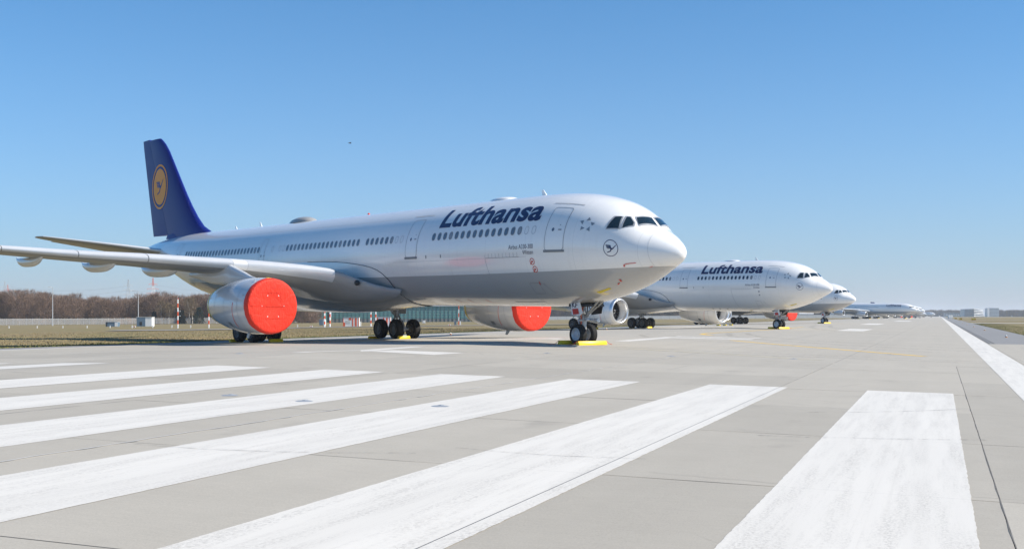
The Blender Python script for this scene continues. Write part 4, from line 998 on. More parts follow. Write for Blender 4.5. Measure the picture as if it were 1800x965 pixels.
# perimeter fence: posts, rails and one wire panel per bay
def poly_walk(pts, step):
    out = []; carry = 0.
    for a, b in zip(pts[:-1], pts[1:]):
        d = (b-a).length; t = carry
        while t < d: out.append(a.lerp(b, t/d)); t += step
        carry = t-d
    return out
FP = [gpt(u, D) for u, D in ((-60, 450), (80, 470), (255, 494), (380, 505), (525, 548))]
fpts = [Vector((p.x, p.y, gw(p.x, p.y))) for p in poly_walk(FP, 2.55)]
fence = thing('perimeter_fence', 'long pale wire fence with posts in front of the bare wood', 'fence', fpts[0])
pm = MB(); pm.box((0, 0, 1.25), (.10, .10, 2.5)); pm.box((0, .12, 2.68), (.05, .05, .5), Matrix.Rotation(-.7, 3, 'X')); me_post = pm.mesh('post')
for i, p in enumerate(fpts):
    o = obj('post', me_post, M_GALV, fence, p-fpts[0])
    if i:
        a = fpts[i-1]-fpts[0]; b = p-fpts[0]
        mb = MB(); z0, z1 = Vector((0, 0, .1)), Vector((0, 0, 2.42)); mb.add([a+z0, b+z0, b+z1, a+z1], [(0, 1, 2, 3)]); mb.build('wire_panel', M_MESH, fence)
mb = MB(); mb.path([p-fpts[0]+Vector((0, 0, 2.48)) for p in fpts], .045, 4); mb.build('top_rail', M_WHITE, fence)
for dz, dy in ((2.75, .2), (2.9, .33)):
    mb = MB(); mb.path([p-fpts[0]+Vector((0, dy, dz)) for p in fpts], .02, 3); mb.build('barbed_wire', M_DARK, fence)

def lamp_post(u, D, h, label, arm):
    p = gpt(u, D); t = thing('lamp_post', label, 'lamp post', p, 0, 'lamp posts at the fence')
    mb = MB(); mb.tube((0, 0, 0), (0, 0, h), .16, .08, 10).tube((0, 0, 0), (0, 0, .5), .22, .2, 10); mb.build('pole', M_GALV, t, 40)
    mb = MB(); mb.tube((0, 0, h-.1), (arm, 0, h+.1), .05, None, 6); mb.build('arm', M_GALV, t)
    mb = MB(); mb.box((arm*1.25, 0, h+.1), (1.0, .4, .16)); mb.build('lamp_head', M_WHITE, t)
lamp_post(92.5, 384, 12.9, 'tall lamp post left of the sheds, pale lamp head', -.8)
lamp_post(243, 392, 11.7, 'tall lamp post behind the white shed', -2.2)

def banded_mast(u, D, h, r, n, label, first='w', extra=None, group='red and white masts'):
    p = gpt(u, D); t = thing('banded_mast', label, 'mast', p, 0, group)
    for k in range(n):
        mb = MB(); mb.tube((0, 0, h*k/n), (0, 0, h*(k+1)/n-.002), r, None, 8); mb.build('band', M_WHITE if (k % 2 == 0) == (first == 'w') else M_REDP, t, 40)
    if extra: extra(t, h)
    return t
def mast_tip(t, h):
    mb = MB(); mb.tube((0, 0, h), (0, 0, h+.9), .02, None, 5); mb.build('rod', M_GALV, t)
    mb = MB(); mb.revolve([(0, .06), (.14, .08), (.24, .02)], 'z', (.08, 0, h), 8); mb.build('obstruction_lamp', M_REDP, t)
    for z in (h*.58, h*.42):
        mb = MB(); mb.tube((0, 0, z), (.42, 0, z), .025, None, 5).box((.45, 0, z+.04), (.16, .1, .12)); mb.build('sensor_arm', M_WHITE, t)
banded_mast(312.5, 216, 5.5, .12, 7, 'red and white banded mast right of the white shed', 'w', mast_tip)
banded_mast(367, 218, 3.6, .12, 5, 'red and white banded mast beside the rear of the covered engine', 'w')
for (u, D, h, lab) in ((570.5, 222, 4.4, 'left'), (579.8, 229, 5.2, 'right')): banded_mast(u, D, h, .15, 8, 'red and white antenna post just behind the red cover, %s of the pair' % lab, 'w')
for (u, D, h, lab) in ((651.8, 236, 5.0, 'left'), (660.4, 239, 5.0, 'right')): banded_mast(u, D, h, .13, 8, 'red and white antenna post just before the far main wheels, %s of the pair' % lab, 'w')
banded_mast(806.3, 275, 6.6, .09, 7, 'thin red and white mast before the green hall, seen under the belly', 'r')
# crossbar that joins the first pair
p = gpt(575, 226); t = thing('antenna_beam', 'pale beam carried by the pair of red and white posts', 'antenna', p)
mb = MB(); mb.box((0, 0, 3.9), (1.6, .25, .35)); mb.build('beam', M_CONCW, t); mb = MB(); mb.box((.55, 0, 3.55), (.12, .12, .5)).box((-.4, 0, 3.6), (.12, .12, .4)); tag(mb.build('brackets', M_WHITE, t), kind='stuff')
def striped_cabin(u0, u1, D, h, label, blocks):
    p = gpt((u0+u1)/2, D); w = (u1-u0)/2000*D; t = thing('striped_cabin', label, 'cabin', p, 0, 'red and white striped equipment cabins')
    mb = MB(); mb.box((0, .6, h/2), (w, 1.2, h)); mb.build('body', M_WHITE, t)
    for a, b, c, d, m in blocks:
        mb = MB(); mb.box((-w/2+w*(a+b)/2, -.015, h*(c+d)/2), (w*(b-a), .03, h*(d-c)-.01)); mb.build('panel', m, t)
    mb = MB(); mb.box((0, .6, h+.04), (w+.12, 1.35, .08)); mb.build('roof', M_GALV, t)
striped_cabin(603, 631, 244, 1.85, 'red and white striped cabin between the two pairs of posts', ((0., .13, .0, .45, M_REDP), (0, .03, .45, 1, M_REDP), (.36, .52, .72, 1., M_REDP), (.18, .46, .3, .68, M_CONCW), (.57, .64, 0, .98, M_REDP), (.75, .86, 0, .98, M_REDP), (.955, 1., 0, .98, M_REDP)))
striped_cabin(662, 686.5, 240, 1.85, 'red and white striped cabin half hidden by the far main wheels', ((0., .1, .55, 1, M_REDP), (.46, .56, 0, .98, M_REDP), (.68, .8, 0, .98, M_REDP), (.94, 1., 0, .98, M_REDP)))
def cabinet(u, D, w, h, m, label, d=.6, lid=True):
    p = gpt(u, D); t = thing('equipment_cabinet', label, 'cabinet', p, 0, 'equipment cabinets in the grass')
    mb = MB(); mb.box((0, d/2, h/2), (w, d, h)); mb.build('body', m, t)
    mb = MB(); mb.box((0, d/2, h+.03), (w+.08, d+.08, .06)); mb.build('lid', M_GALV, t)
    mb = MB(); mb.box((w*.1, -.012, h*.5), (w*.7, .02, h*.8)); mb.build('door', m, t)
cabinet(564.5, 300, 1.0, 1.5, M_BLUEG, 'blue grey cabinet left of the first pair of posts'); cabinet(570, 301, .7, 1.5, M_WHITE, 'white cabinet beside the blue grey one')
cabinet(632.5, 250, .4, 1.0, M_WHITE, 'small white cabinet at the right end of the striped cabin')
cabinet(745, 400, .9, 1.0, M_WHITE, 'small white box right of the far main wheels'); cabinet(800.3, 273, .5, .95, M_BLUEG, 'dark blue cabinet left of the thin mast'); cabinet(808.8, 273, .3, .95, M_WHITE, 'white cabinet right of the thin mast')
# sheds
p = gpt(253.5, 300); t = thing('equipment_shed', 'white shed with blue grey front by the fence', 'shed', p)
mb = MB(); mb.box((0, 1.1, 1.2), (4.0, 2.2, 2.4)); mb.build('wall', M_WHITE, t)
mb = MB(); mb.box((-.85, -.03, 1.2), (2.3, .06, 2.4)); fr = mb.build('front_panel', M_BLUEG, t)
mb = MB(); mb.box((-.85, -.08, .75), (.62, .05, .9)); mb.build('vent', M_DARK, fr)
mb = MB(); mb.box((0, 1.1, 2.44), (4.2, 2.4, .1)); mb.build('roof', M_CONCW, t)
p = gpt(196, 300); t = thing('low_shed', 'low dark shed with one white side, left of the white shed', 'shed', p)
mb = MB(); mb.box((0, .9, .6), (3.1, 1.8, 1.2)); mb.build('wall', M_BLUEG, t)
mb = MB(); mb.box((1.2, -.03, .6), (.7, .06, 1.16)); mb.build('white_panel', M_WHITE, t)
mb = MB(); mb.box((-1.25, -.03, .6), (.25, .05, 1.16)); mb.build('dark_panel', M_DARK, t)
mb = MB(); mb.box((0, .9, 1.24), (3.3, 2.0, .08)); mb.build('roof', M_CONCW, t)
# marker posts
words = ('first', 'second', 'third', 'fourth', 'fifth', 'sixth', 'seventh', 'eighth', 'ninth', 'tenth')
pm = MB(); pm.box((0, 0, .25), (.17, .12, .5)); pm.box((0, 0, .515), (.13, .08, .03)); me_mk = pm.mesh('marker_post')
for k, (u, D) in enumerate(((15.8, 250), (65.2, 246), (110.3, 242), (153, 243), (193.5, 240), (232.2, 236), (268.5, 235), (302, 232), (335, 230), (523, 228))):
    o = obj('marker_post', me_mk, M_WHITE, None, gpt(u, D)); tag(o, 'short white marker post in the grass, %s from the left' % words[k], 'marker post', 'white marker posts')
for u, D, lab in ((236.5, 262, 'by the white shed'), (547, 232, 'below the green hall'), (790.5, 250, 'left of the thin mast')):
    p = gpt(u, D); t = thing('ground_marker', 'low red and white board lying in the grass %s' % lab, 'marker', p, 0, 'low red and white boards')
    for i, m in enumerate((M_WHITE, M_REDP, M_WHITE)): mb = MB(); mb.box((-.17+.17*i*1., 0, .10), (.168, .3, .2), Matrix.Rotation(.2, 3, 'X')); mb.build('board_section', m, t)
# edge lights
def edge_light(p, label):
    t = thing('edge_light', label, 'runway light', p, 0, 'runway edge lights'); t.scale = (.55, .55, .5)
    mb = MB(); mb.revolve([(0, .22), (.05, .21), (.07, .12)], 'z', (0, 0, 0), 14); mb.build('base', M_ORNG, t, 50)
    mb = MB(); mb.revolve([(.07, .10), (.20, .10), (.22, .13)], 'z', (0, 0, 0), 12); mb.build('housing', M_DARK, t, 50)
    mb = MB(); mb.revolve([(.22, .13), (.33, .11), (.38, .03)], 'z', (0, 0, 0), 12); mb.build('lens', M_WHITE, t, 60)
for k, a in enumerate((101.7, 150.4, 197, 245, 293)): edge_light(rw(5.1, a, -.006), 'runway edge light on the right shoulder, %s from the camera' % words[k])
edge_light(gpt(792, 103), 'runway edge light in the left grass right of the far main wheels'); edge_light(gpt(1066, 134), 'runway edge light between the nose wheels and the second airliner')
# signs, truck and barriers far ahead
def sign(u, D, w, h, m, label):
    p = gpt(u, D); t = thing('taxiway_sign', label, 'sign', p, -PHI, 'orange taxiway signs')
    mb = MB(); mb.box((0, 0, .15+h/2), (w, .25, h)); mb.build('panel', m, t)
    for s in (-1, 1): mb = MB(); mb.box((s*w*.35, 0, .08), (.08, .1, .16)); mb.build('leg', M_DARK, t)
    mb = MB(); mb.box((0, -.135, .15+h/2), (w*.8, .02, h*.55)); mb.build('face', M_YBAND, t)
sign(1711.5, 420, 1.5, .75, M_ORNG, 'orange sign by the right grass, the nearest one'); sign(1689, 480, 1.1, .7, M_ORNG, 'orange sign in the middle of the three'); sign(1680, 560, 1.1, .6, M_ORNG, 'orange sign nearest the white edge line')
p = gpt(1671.5, 800); t = thing('white_container', 'white box like container at the end of the runway', 'container', p)
mb = MB(); mb.box((0, 1, 1.2), (2.7, 2.2, 2.0)); mb.build('body', M_WHITE, t); mb = MB(); mb.box((0, -.12, 1.3), (.6, .04, .7)); mb.build('door', M_GALV, t); mb = MB(); mb.box((0, 1, .1), (2.9, 2.3, .2)); mb.build('base', M_DARK, t)
for k, (u, D, lab) in enumerate(((1263, 178, 'leftmost'), (1274, 180, 'middle'), (1285, 183, 'rightmost'))):
    p = gpt(u, D); t = thing('yellow_block', 'yellow block on the ground below the open engine, %s of three' % lab, 'block', p, .4, 'yellow blocks'); obj('body', ME_CHOCK_S, None, t)
    mb = MB(); mb.box((0, 0, .21), (.1, .6, .02)); mb.build('strip', M_WHITE, t)

# ------------------------------------------------------------------ green hall behind the belly
def hall(u0, u1, D, h, label, dh):
    a = gpt(u0, D); b = gpt(u1, D); w = b.x-a.x; base = min(a.z, b.z)-.2
    t = thing('green_hall', label, 'building', (a.x, D, base), 0, 'green clad halls'); n = max(int(round(w/2.05)), 1); pw = w/n
    mb = MB(); mb.box((w/2, 8.15, h/2), (w, 16, h)); mb.build('core', M_TEALD, t)
    mb = MB(); mb.box((w/2, 8, h+.15), (w+.6, 17, .3)); mb.build('roof', M_GALV, t)
    pan = MB(); pan.box((pw/2, .09, (h+dh)/2), (pw-.16, .10, h-dh-.1)); mp = pan.mesh('cladding_panel'); mp.materials.append(M_TEAL)
    rail = MB()
    dor = MB(); dor.box((pw/2, .10, dh/2), (pw-.34, .08, dh-.1)); md = dor.mesh('gate_leaf'); md.materials.append(M_DOORG)
    mul = MB(); mul.box((0, .0, h/2), (.10, .22, h)); mm = mul.mesh('mullion'); mm.materials.append(M_TEALD)
    for i in range(n):
        obj('cladding_panel', mp, None, t, (i*pw, 0, 0)); obj('gate_leaf', md, None, t, (i*pw, 0, 0)); obj('mullion', mm, None, t, (i*pw, 0, 0))
    z = dh+.6
    while z < h: mb = MB(); mb.box((w/2, .02, z), (w, .06, .07)); mb.build('rail', M_CONCW, t); z += .85
hall(520.5, 572, 570, 7.5, 'left green hall seen between the red cover and the antenna posts', 2.3)
hall(583, 931, 575, 8.4, 'long green hall seen under the belly of the nearest airliner', 2.1)

# ------------------------------------------------------------------ power pylons and lines
def pylon(u, D, h, label, red=False):
    p = gpt(u, D); t = thing('power_pylon', label, 'pylon', p, .5, 'power pylons'); hw = lambda z: 3.2*(1-z/h)**1.1+.35
    for k, (z0, z1) in enumerate(((0, .35), (.35, .6), (.6, .8), (.8, 1.))):
        mb = MB(); m = M_GALV if not red else (M_REDP if k % 2 == 1 else M_WHITE); a, b = h*z0, h*z1
        for sx in (-1, 1):
            for sy in (-1, 1): mb.tube((sx*hw(a), sy*hw(a), a), (sx*hw(b), sy*hw(b), b), .12, None, 4)
        for q in range(3):
            c, d = a+(b-a)*q/3, a+(b-a)*(q+1)/3
            for s in (-1, 1):
                mb.tube((-hw(c), s*hw(c), c), (hw(d), s*hw(d), d), .07, None, 3).tube((hw(c), s*hw(c), c), (-hw(d), s*hw(d), d), .07, None, 3)
                mb.tube((s*hw(c), -hw(c), c), (s*hw(d), hw(d), d), .07, None, 3)
        mb.build('lattice_section', m, t)
    for z, L in ((h*.62, 7.5), (h*.73, 6.2), (h*.84, 4.6)):
        mb = MB(); mb.tube((-L, 0, z+.3), (L, 0, z+.3), .14, None, 4).tube((-L, 0, z+.3), (0, 0, z+1.6), .1, None, 4).tube((L, 0, z+.3), (0, 0, z+1.6), .1, None, 4)
        for s in (-1, 1): mb.tube((s*L*.95, 0, z+.3), (s*L*.95, 0, z-1.2), .08, None, 4)
        mb.build('crossarm', M_GALV if not red else M_REDP, t)
    return t, p
pys = [pylon(225.5, 1150, 41, 'grey lattice pylon above the wood, left of the red and white one'), pylon(269, 1250, 46, 'red and white lattice pylon above the wood', True),
       pylon(8.5, 1150, 39, 'grey lattice pylon at the left edge of the picture'), pylon(13.5, 1350, 41, 'red and white lattice pylon at the left edge', True)]
M_WIRE = mat('wire', (.12, .12, .13), .5, var=.1)
def wire(a, b, sag, label):
    mb = MB(); mb.path([a.lerp(b, f)-Vector((0, 0, sag*4*f*(1-f))) for f in [i/24 for i in range(25)]], .055, 3)
    tag(mb.build('power_line', M_WIRE), label, 'power line', 'power lines')
t1, t2, t3 = pys[0][1], pys[1][1], pys[2][1]; e1 = gpt(520, 1300)
for z, w in ((25.5, 'lowest'), (30, 'middle'), (34.6, 'top')):
    wire(t3+Vector((0, 0, z)), t1+Vector((0, 0, z)), 5, '%s power line between the two grey pylons' % w)
for z, w in ((28.5, 'lowest'), (33.6, 'middle'), (38.6, 'top')): wire(t2+Vector((0, 0, z)), e1+Vector((0, 0, z*.8)), 5, '%s power line running right from the red and white pylon' % w)
wire(t1+Vector((0, 0, 30)), t2+Vector((0, 0, 33)), 2, 'power line joining the grey pylon to the red and white one')

# ------------------------------------------------------------------ vegetation
def leaf_mat(name, c1, c2, sc=.25):
    m, nt, b = _nodes(name); f = _noise(nt, _coord(nt), sc, 4, .6); g = _noise(nt, _coord(nt), sc*9, 3, .6)
    c = _mix(nt, _ramp(nt, f, ((.35, 0.), (.65, 1.))), c1, c2); c = _mix(nt, .3, c, _mix(nt, g, tuple(k*.5 for k in c1), tuple(min(k*1.5, .9) for k in c2)))
    nt.links.new(c, b.inputs['Base Color']); b.inputs['Roughness'].default_value = .85; b.inputs['Specular IOR Level'].default_value = .15; return m
M_TWIG = leaf_mat('bare_twigs', (.17, .112, .082), (.235, .162, .118), .06); M_TWIG2 = leaf_mat('bare_twigs_far', (.13, .092, .075), (.17, .13, .105), .05)
M_BIRCH = leaf_mat('birch_bark', (.42, .39, .35), (.52, .49, .44), 1.); M_BTW = leaf_mat('birch_twigs', (.15, .11, .07), (.21, .16, .10), .4)
M_PINE = leaf_mat('pine_needles', (.022, .034, .028), (.035, .05, .036), .5); M_BEECH = leaf_mat('brown_beech_leaves', (.19, .085, .035), (.25, .125, .055), .6)
M_BARK = leaf_mat('bark', (.06, .048, .04), (.09, .072, .06), 1.)
def tri_mesh(name, V, m):
    """V: (n,3,3) triangles"""
    n = len(V); me = bpy.data.meshes.new(name); me.vertices.add(n*3); me.vertices.foreach_set('co', V.reshape(-1).astype(np.float32))
    me.loops.add(n*3); me.loops.foreach_set('vertex_index', np.arange(n*3, dtype=np.int32)); me.polygons.add(n); me.polygons.foreach_set('loop_start', np.arange(0, n*3, 3, dtype=np.int32))
    me.update(calc_edges=True); me.materials.append(m); return me
def twigs(rng, base, h, cr, n, w, lmin, lmax, low=.18):
    """thin triangles through an uneven crown volume above base"""
    f = rng.random(n)**.8; z = h*(low+(1-low)*f)
    lob = 1+.25*np.sin(f*9+rng.random()*6); rad = cr*np.sqrt(rng.random(n))*np.sqrt(np.clip(1-((f-.45)/.62)**2, .02, 1))*lob
    a = rng.random(n)*2*np.pi; p = np.stack([rad*np.cos(a), rad*np.sin(a), z], 1)
    d = np.stack([np.cos(a)*.55, np.sin(a)*.55, np.full(n, .75)], 1)+rng.normal(0, .35, (n, 3)); d /= np.linalg.norm(d, axis=1)[:, None]
    L = (lmin+(lmax-lmin)*rng.random(n))[:, None]; s = np.cross(d, rng.normal(0, 1, (n, 3))); s /= np.linalg.norm(s, axis=1)[:, None]
    return np.stack([p-s*w, p+s*w, p+d*L], 1)+np.array(base)[None, None]
def limbs(rng, base, h, cr, k, r):
    T = []
    def br(a, b, r0, r1):
        a, b = np.array(a), np.array(b); d = (b-a)/np.linalg.norm(b-a); u = np.cross(d, [.3, .9, .1]); u /= np.linalg.norm(u); v = np.cross(d, u)
        for i in range(3):
            q0, q1 = 2*np.pi*i/3, 2*np.pi*(i+1)/3; c0, c1 = u*np.cos(q0)+v*np.sin(q0), u*np.cos(q1)+v*np.sin(q1)
            T.append([a+c0*r0, a+c1*r0, b+c0*r1]); T.append([a+c1*r0, b+c1*r1, b+c0*r1])
    br((0, 0, 0), (0, 0, h*.8), r, r*.3)
    for i in range(k):
        z = h*(.25+.5*rng.random()); q = rng.random()*2*np.pi; L = cr*(.5+.45*rng.random()); br((0, 0, z), (L*np.cos(q), L*np.sin(q), z+h*.22), r*.4, r*.1)
    return np.array(T)+np.array(base)[None, None]
rng = np.random.default_rng(3)
def wood(name, label, rows, hfun, m, n, w, lm, spacing):
    A = []
    for D, u0, u1 in rows:
        x = (u0-900)/2000*D; x1 = (u1-900)/2000*D
        while x < x1:
            y = D+rng.uniform(-6, 6); u = 900+2000*x/y; h = hfun(u)*rng.uniform(.82, 1.06); b = (x, y, gw(x, y)-.2)
            A.append(twigs(rng, b, h, h*.30, n, w, lm*.6, lm*1.5)); A.append(limbs(rng, b, h, h*.28, 8, .16)); x += spacing*rng.uniform(.7, 1.3)
        # scrub at the feet of the trees
        for _ in range(int((x1-(u0-900)/2000*D)/spacing*1.6)):
            xx = rng.uniform((u0-900)/2000*D, x1); yy = D-4+rng.uniform(-2, 4); A.append(twigs(rng, (xx, yy, gw(xx, yy)-.1), rng.uniform(1.5, 4.5), rng.uniform(1.2, 2.4), n//4, w, lm*.4, lm*.9, .02))
    o = obj(name, tri_mesh(name, np.concatenate(A), m)); return tag(o, label, 'wood', kind='stuff')
def obj_m(name, me): return obj(name, me, None)
_obj = obj
def obj(name, me, m=None, parent=None, loc=None): return _obj(name, me, m, parent, loc)
hs = pchip([-100, 0, 40, 110, 160, 215, 255, 290, 330, 400, 600], [14.3, 14.8, 14.8, 13.9, 12.4, 12.0, 13.0, 14.2, 13.2, 13.2, 13.0])
wood('bare_wood', 'brown leafless wood behind the wire fence on the left', [(512, -140, 560), (524, -140, 560), (538, -140, 560), (556, -140, 560)], hs, M_TWIG, 1500, .05, 1.5, 4.4)
wood('far_wood', 'thin far treeline seen under the second airliner', [(1250, 930, 1540), (1275, 930, 1540)], lambda u: 12.0, M_TWIG2, 700, .30, 2.6, 5.0)
wood('distant_wood', 'bluish treeline on the horizon left of the glass building', [(2350, 1630, 1708), (2400, 1630, 1708)], lambda u: 11.0, M_TWIG2, 420, .5, 4., 6.5)
wood('distant_wood', 'bluish treeline on the horizon at the right edge', [(2250, 1752, 1840), (2300, 1745, 1840)], lambda u: 11.0, M_TWIG2, 420, .5, 4., 6.5)
def birch(u, D, h, label):
    p = gpt(u, D); t = thing('birch_tree', label, 'tree', p, rng.random()*6, 'birches at the edge of the wood')
    mb = MB(); q = [Vector((rng.uniform(-.25, .25)*f*3, 0, h*f)) for f in (0, .2, .4, .6, .8, .95)]; q[0] = Vector((0, 0, 0))
    for i in range(5): mb.tube(q[i], q[i+1], .17*(1-i*.17), .17*(1-(i+1)*.17), 6, False)
    for k in range(7): z = h*(.35+.08*k); a = rng.random()*6; mb.tube((0, 0, z), (1.3*math.cos(a), 1.3*math.sin(a), z+1.6), .05, .015, 4, False)
    mb.build('trunk', M_BIRCH, t, 60)
    obj('crown', tri_mesh('crown', twigs(rng, (0, 0, 0), h*1.04, h*.22, 1500, .035, .6, 1.5, .3), M_BTW), None, t)
for u, D, h, lab in ((283.5, 499, 9.5, 'pale birch left of the banded mast, leftmost of the birches'), (291, 501, 9.0, 'pale birch just left of the banded mast, second of the birches'), (297, 498, 8.2, 'pale birch close to the banded mast, third of the birches'),
                     (307, 500, 7.6, 'small pale birch behind the banded mast'), (332, 499, 10.5, 'tall yellowish birch right of the banded mast'), (338, 501, 11, 'tall pale birch next to the dark pines')): birch(u, D, h, lab)
def pine(u, D, h, r, label):
    p = gpt(u, D); t = thing('pine_tree', label, 'tree', p, 0, 'dark pines in the bare wood')
    mb = MB(); mb.tube((0, 0, 0), (0, 0, h*.95), .2, .04, 6); mb.build('trunk', M_BARK, t)
    A = []
    for k in range(int(h*2.4)):
        z = h*(.08+.9*k/(h*2.4)); rr = r*(1-(z/h))**.75+.2; m = 130; a = rng.random(m)*2*np.pi; q = rr*np.sqrt(rng.random(m))*(1+.25*np.sin(3*a+k))
        c = np.stack([q*np.cos(a), q*np.sin(a), z-.18*q+rng.normal(0, .14, m)], 1); d = np.stack([np.cos(a), np.sin(a), -.1+rng.normal(0, .3, m)], 1); s = np.cross(d, rng.normal(0, 1, (m, 3))); s /= np.linalg.norm(s, axis=1)[:, None]
        A.append(np.stack([c-s*.09, c+s*.09, c+d*.5], 1))
    obj('crown', tri_mesh('crown', np.concatenate(A), M_PINE), None, t)
for u, D, h, r, lab in ((350, 497, 7.5, 2.6, 'dark pine beside the rear of the covered engine, right one of two'), (344, 503, 6.2, 2.0, 'dark pine beside the pale birches, left one of two'), (320, 499, 6.5, 1.5, 'slim dark pine right behind the banded mast'), (271, 501, 6.0, 1.5, 'dark pine right of the white shed'), (270, 520, 3.2, 1.0, 'small dark pine behind the white shed roof')): pine(u, D, h, r, lab)
def shrub(u, D, h, r, label):
    p = gpt(u, D); t = thing('beech_shrub', label, 'shrub', p, 0, 'rust coloured shrubs at the fence')
    mb = MB()
    for k in range(6): a = k; mb.tube((0, 0, 0), (r*.5*math.cos(a), r*.5*math.sin(a), h*.7), .05, .02, 4)
    mb.build('stems', M_BARK, t); tag(t.children[0], kind='stuff')
    m = 1100; d = rng.normal(0, 1, (m, 3)); d /= np.linalg.norm(d, axis=1)[:, None]; q = rng.random(m)[:, None]**.4
    lob = 1+.22*np.sin(5*np.arctan2(d[:, 1], d[:, 0]))[:, None]+.15*np.sin(7*d[:, 2:3]); c = d*q*lob*np.array([r, r, h*.5])+np.array([0, 0, h*.52]); e = rng.normal(0, 1, (m, 3))*.13; g = rng.normal(0, 1, (m, 3))*.13
    obj('crown', tri_mesh('crown', np.stack([c, c+e, c+g], 1), M_BEECH), None, t)
for u, D, h, r, lab in ((226, 503, 3.0, 2.0, 'large rust coloured shrub left of the white shed'), (212, 505, 2.2, 1.3, 'small rust coloured shrub left of the large one'), (276, 503, 2.1, 1.6, 'rust coloured shrub right of the white shed'), (333.5, 503, 1.7, 1.5, 'low rust coloured shrub at the foot of the tall birch')): shrub(u, D, h, r, lab)
# grass blades along the pavement edges
def blades(name, label, n, lat0, lat1, a0, a1, hmin, hmax, m):
    l = lat0+(lat1-lat0)*rng.random(n)**1.7; a = a0+(a1-a0)*rng.random(n)
    keep = np.array([(lambda w: abs(w.x/max(w.y, 1)) < .50 and w.y > 20)(QV*l[i]+RV*a[i]) for i in range(n)]); l, a = l[keep], a[keep]; n = len(l)
    z = np.array([gz(q) for q in l])-.06; h = hmin+(hmax-hmin)*rng.random(n)**2; th = rng.random(n)*np.pi; w = .02+.03*rng.random(n)
    tuft = .55+.45*np.sin(l*1.9+np.sin(a*.7)*2)*np.sin(a*1.3); h = h*np.clip(tuft+.4, .35, 1.3)
    p = np.stack([l, a, z], 1); s = np.stack([np.cos(th)*w, np.sin(th)*w, 0*w], 1); top = p+np.stack([rng.normal(0, .35, n)*h, rng.normal(0, .35, n)*h, h], 1)
    o = obj(name, tri_mesh(name, np.stack([p-s, p+s, top], 1), m)); o.rotation_euler = (0, 0, -PHI); tag(o, label, 'grass', kind='stuff')
M_BL1 = leaf_mat('dry_grass_blades', (.20, .155, .075), (.32, .255, .14), .35); M_BL2 = leaf_mat('green_grass_blades', (.085, .105, .028), (.15, .165, .055), .4)
blades('dry_grass', 'dry brown grass beside the left edge of the runway', 70000, -48.6, -110, 20, 175, .02, .10, M_BL1)
blades('green_grass', 'green grass tufts along the left edge of the runway', 26000, -48.45, -52, 20, 200, .03, .14, M_BL2)
blades('right_grass', 'green grass tufts along the right shoulder', 9000, 7.2, 13, 100, 330, .02, .09, M_BL2)

# ------------------------------------------------------------------ distant buildings
M_BGLASS = mat('blue_glass', (.10, .15, .20), .2, var=.2, scale=.1, coat=.4); M_BWHITE = mat('white_facade', (.72, .73, .74), .5, var=.05, scale=.1); M_BGREY = mat('grey_facade', (.34, .38, .42), .5, var=.08, scale=.1)
p = gpt(1713, 2100); t = thing('glass_building', 'low glass office building with curved white bands on the horizon', 'building', p)
mb = MB(); W = 38.; rings = []
mb.add([(-19, 0, 0), (-3, -4, 0), (19, 4, 0), (19, 20, 0), (-19, 20, 0), (-18, 0, 14.2), (-3, -4, 14.6), (17, 4, 9.5), (17, 20, 9.5), (-18, 20, 14)], [(0, 1, 6, 5), (1, 2, 7, 6), (2, 3, 8, 7), (3, 4, 9, 8), (4, 0, 5, 9), (5, 6, 7, 8, 9)]); mb.build('glass_body', M_BGLASS, t)
for k in range(5):
    z = 1.6+2.9*k; mb = MB(); mb.path([(-3, -4.4, z+.3*k), (4, -2.0-.4*math.sin(k), z+.15*k+.5*math.sin(k*2)), (11, 1., z-.1*k), (18.6-.4*k, 3.9, z-.55*k)], .75, 6); mb.build('white_band', M_BWHITE, t, 60)
for k in range(5): mb = MB(); mb.box((-11, -2.6, 1.4+2.8*k), (16, .4, .35), Matrix.Rotation(-.245, 3, 'Z')); mb.build('floor_band', M_BGREY, t)
p = gpt(1746.5, 2150); t = thing('office_tower', 'plain pale blue office block on the horizon', 'building', p)
mb = MB(); mb.box((1.5, 8, 8.3), (18.5, 14, 16.6)); mb.build('wall', M_BGREY, t); mb = MB(); mb.box((-9.2, 7, 8.1), (3.6, 12, 16.2)); mb.build('stair_tower', M_BWHITE, t)
mb = MB(); mb.box((0, 8, 17.0), (7, 6, .8)); mb.build('roof_plant', M_BWHITE, t)
for k in range(6):
    for i in range(7): mb = MB(); mb.box((-5.2+2.35*i, .97, 1.8+2.6*k), (1.7, .06, 1.3)); mb.build('window', M_BGLASS, t)
p = gpt(1681, 2200); t = thing('low_building', 'long low dark building between the treeline and the glass building', 'building', p)
mb = MB(); mb.box((0, 5, 3.4), (42, 10, 6.8)); mb.build('wall', M_BGLASS, t); mb = MB(); mb.box((0, 5, 7.0), (43, 11, .4)); mb.build('roof', M_BGREY, t)
for i in range(9): mb = MB(); mb.box((-18+4.5*i, -.05, 3.6), (3., .08, 2.2)); mb.build('window', M_BGREY, t)
p = gpt(1785, 2350); t = thing('pale_hall', 'low pale hall roof above the trees at the right edge', 'building', p)
mb = MB(); mb.box((0, 6, 4.6), (52, 12, 9.2)); mb.build('wall', M_BGREY, t)
mb = MB(); mb.loft([[(-26.5, y, 9.2), (-12, y, 10.6), (6, y, 11.2), (26.5, y, 10.2), (26.5, y, 9.2)] for y in (-1, 13)]); mb.build('roof', M_BWHITE, t)
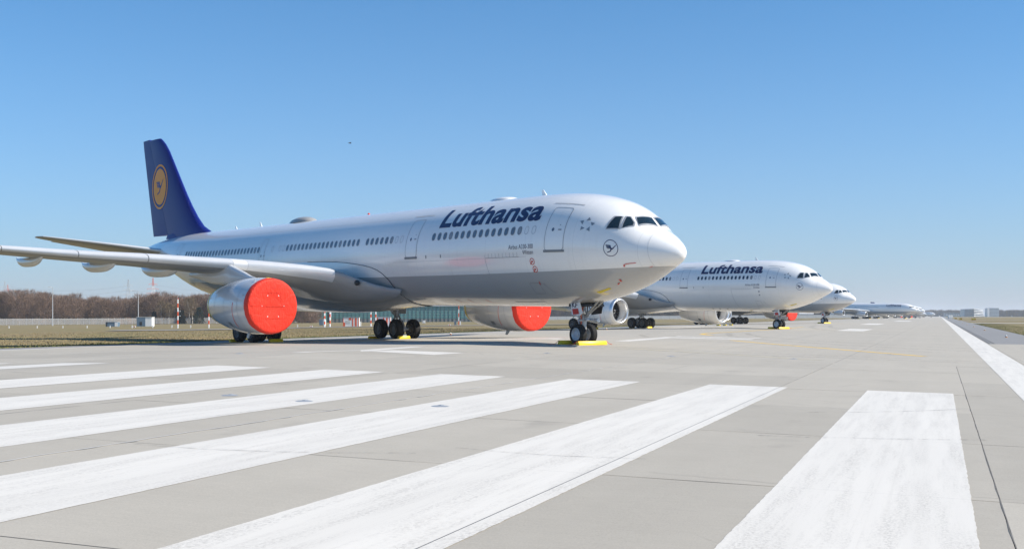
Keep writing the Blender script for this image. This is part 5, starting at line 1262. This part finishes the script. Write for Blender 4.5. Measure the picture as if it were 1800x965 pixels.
# pale wall and small houses under the second airliner
a = gpt(935, 1150); b = gpt(1540, 1150); t = thing('boundary_wall', 'long pale boundary wall far behind the second airliner', 'wall', a)
nb = 40
for i in range(nb):
    q0 = a.lerp(b, i/nb)-a; q1 = a.lerp(b, (i+1)/nb)-a; mb = MB(); L = (q1-q0).length; mb.box((q0+q1)/2+Vector((0, 0, 1.6)), (L-.12, .3, 3.2)); mb.build('panel', M_CONCW, t)
for k, (u, w, h, m, lab) in enumerate(((1392, 10, 6.5, M_BWHITE, 'white house under the third airliner, left of its nose gear'), (1418, 14, 5.5, M_BGREY, 'grey house under the third airliner, left of its nose gear'), (1472, 12, 6.5, M_BWHITE, 'white house just right of the third nose gear'), (1490, 9, 8, M_BLUEG, 'blue house right of the third nose gear'))):
    p = gpt(u, 1190); t = thing('distant_house', lab, 'house', p, 0, 'distant houses')
    mb = MB(); mb.box((0, 4, h*.4), (w, 8, h*.8)); mb.build('wall', m, t)
    mb = MB(); mb.prism([(-.6, 0), (8.6, 0), (4, h*.3)], w+1, Matrix.Translation((-w/2-.5, 0, h*.8)) @ Matrix(((0, 0, 1, 0), (1, 0, 0, 0), (0, 1, 0, 0), (0, 0, 0, 1)))); mb.build('roof', M_BGREY if m is M_BWHITE else M_BWHITE, t)
    for i in range(3): mb = MB(); mb.box((-w*.3+w*.3*i, -.04, h*.42), (w*.14, .08, h*.25)); mb.build('window', M_BGLASS, t)
# a bird high in the sky
bx, by, bz = (615.5-900)/2000*150, 150, 1.36+(555-252)/2000*150
t = thing('bird', 'tiny dark bird high in the blue sky', 'bird', (bx, by, bz), .7)
mb = MB(); mb.revolve([(-.2, .005), (-.12, .05), (.02, .06), (.12, .04), (.2, .01)], 'x', (0, 0, 0), 10); mb.build('body', M_DARK, t, 60)
for s in (-1, 1): mb = MB(); mb.add([(-.08, 0, .02), (.06, 0, .02), (.03, s*.24, .12), (-.10, s*.42, .05), (-.12, s*.2, .09)], [(0, 1, 2, 3, 4)]); mb.build('wing', M_DARK, t)

# ------------------------------------------------------------------ the air
hz = MB(); hz.box((0, 3000, 22.5), (9400, 7600, 53))
haze = obj('haze', hz.mesh('haze')); haze['kind'] = 'stuff'; haze['label'] = 'thin pale haze over the airfield'
hm = bpy.data.materials.new('haze_air'); hm.use_nodes = True; nt = hm.node_tree; nt.nodes.clear()
out = nt.nodes.new('ShaderNodeOutputMaterial'); pv = nt.nodes.new('ShaderNodeVolumePrincipled'); pv.inputs['Color'].default_value = (.82, .90, 1.0, 1); pv.inputs['Density'].default_value = .00013; pv.inputs['Anisotropy'].default_value = .2
nt.links.new(pv.outputs[0], out.inputs['Volume']); haze.data.materials.append(hm)
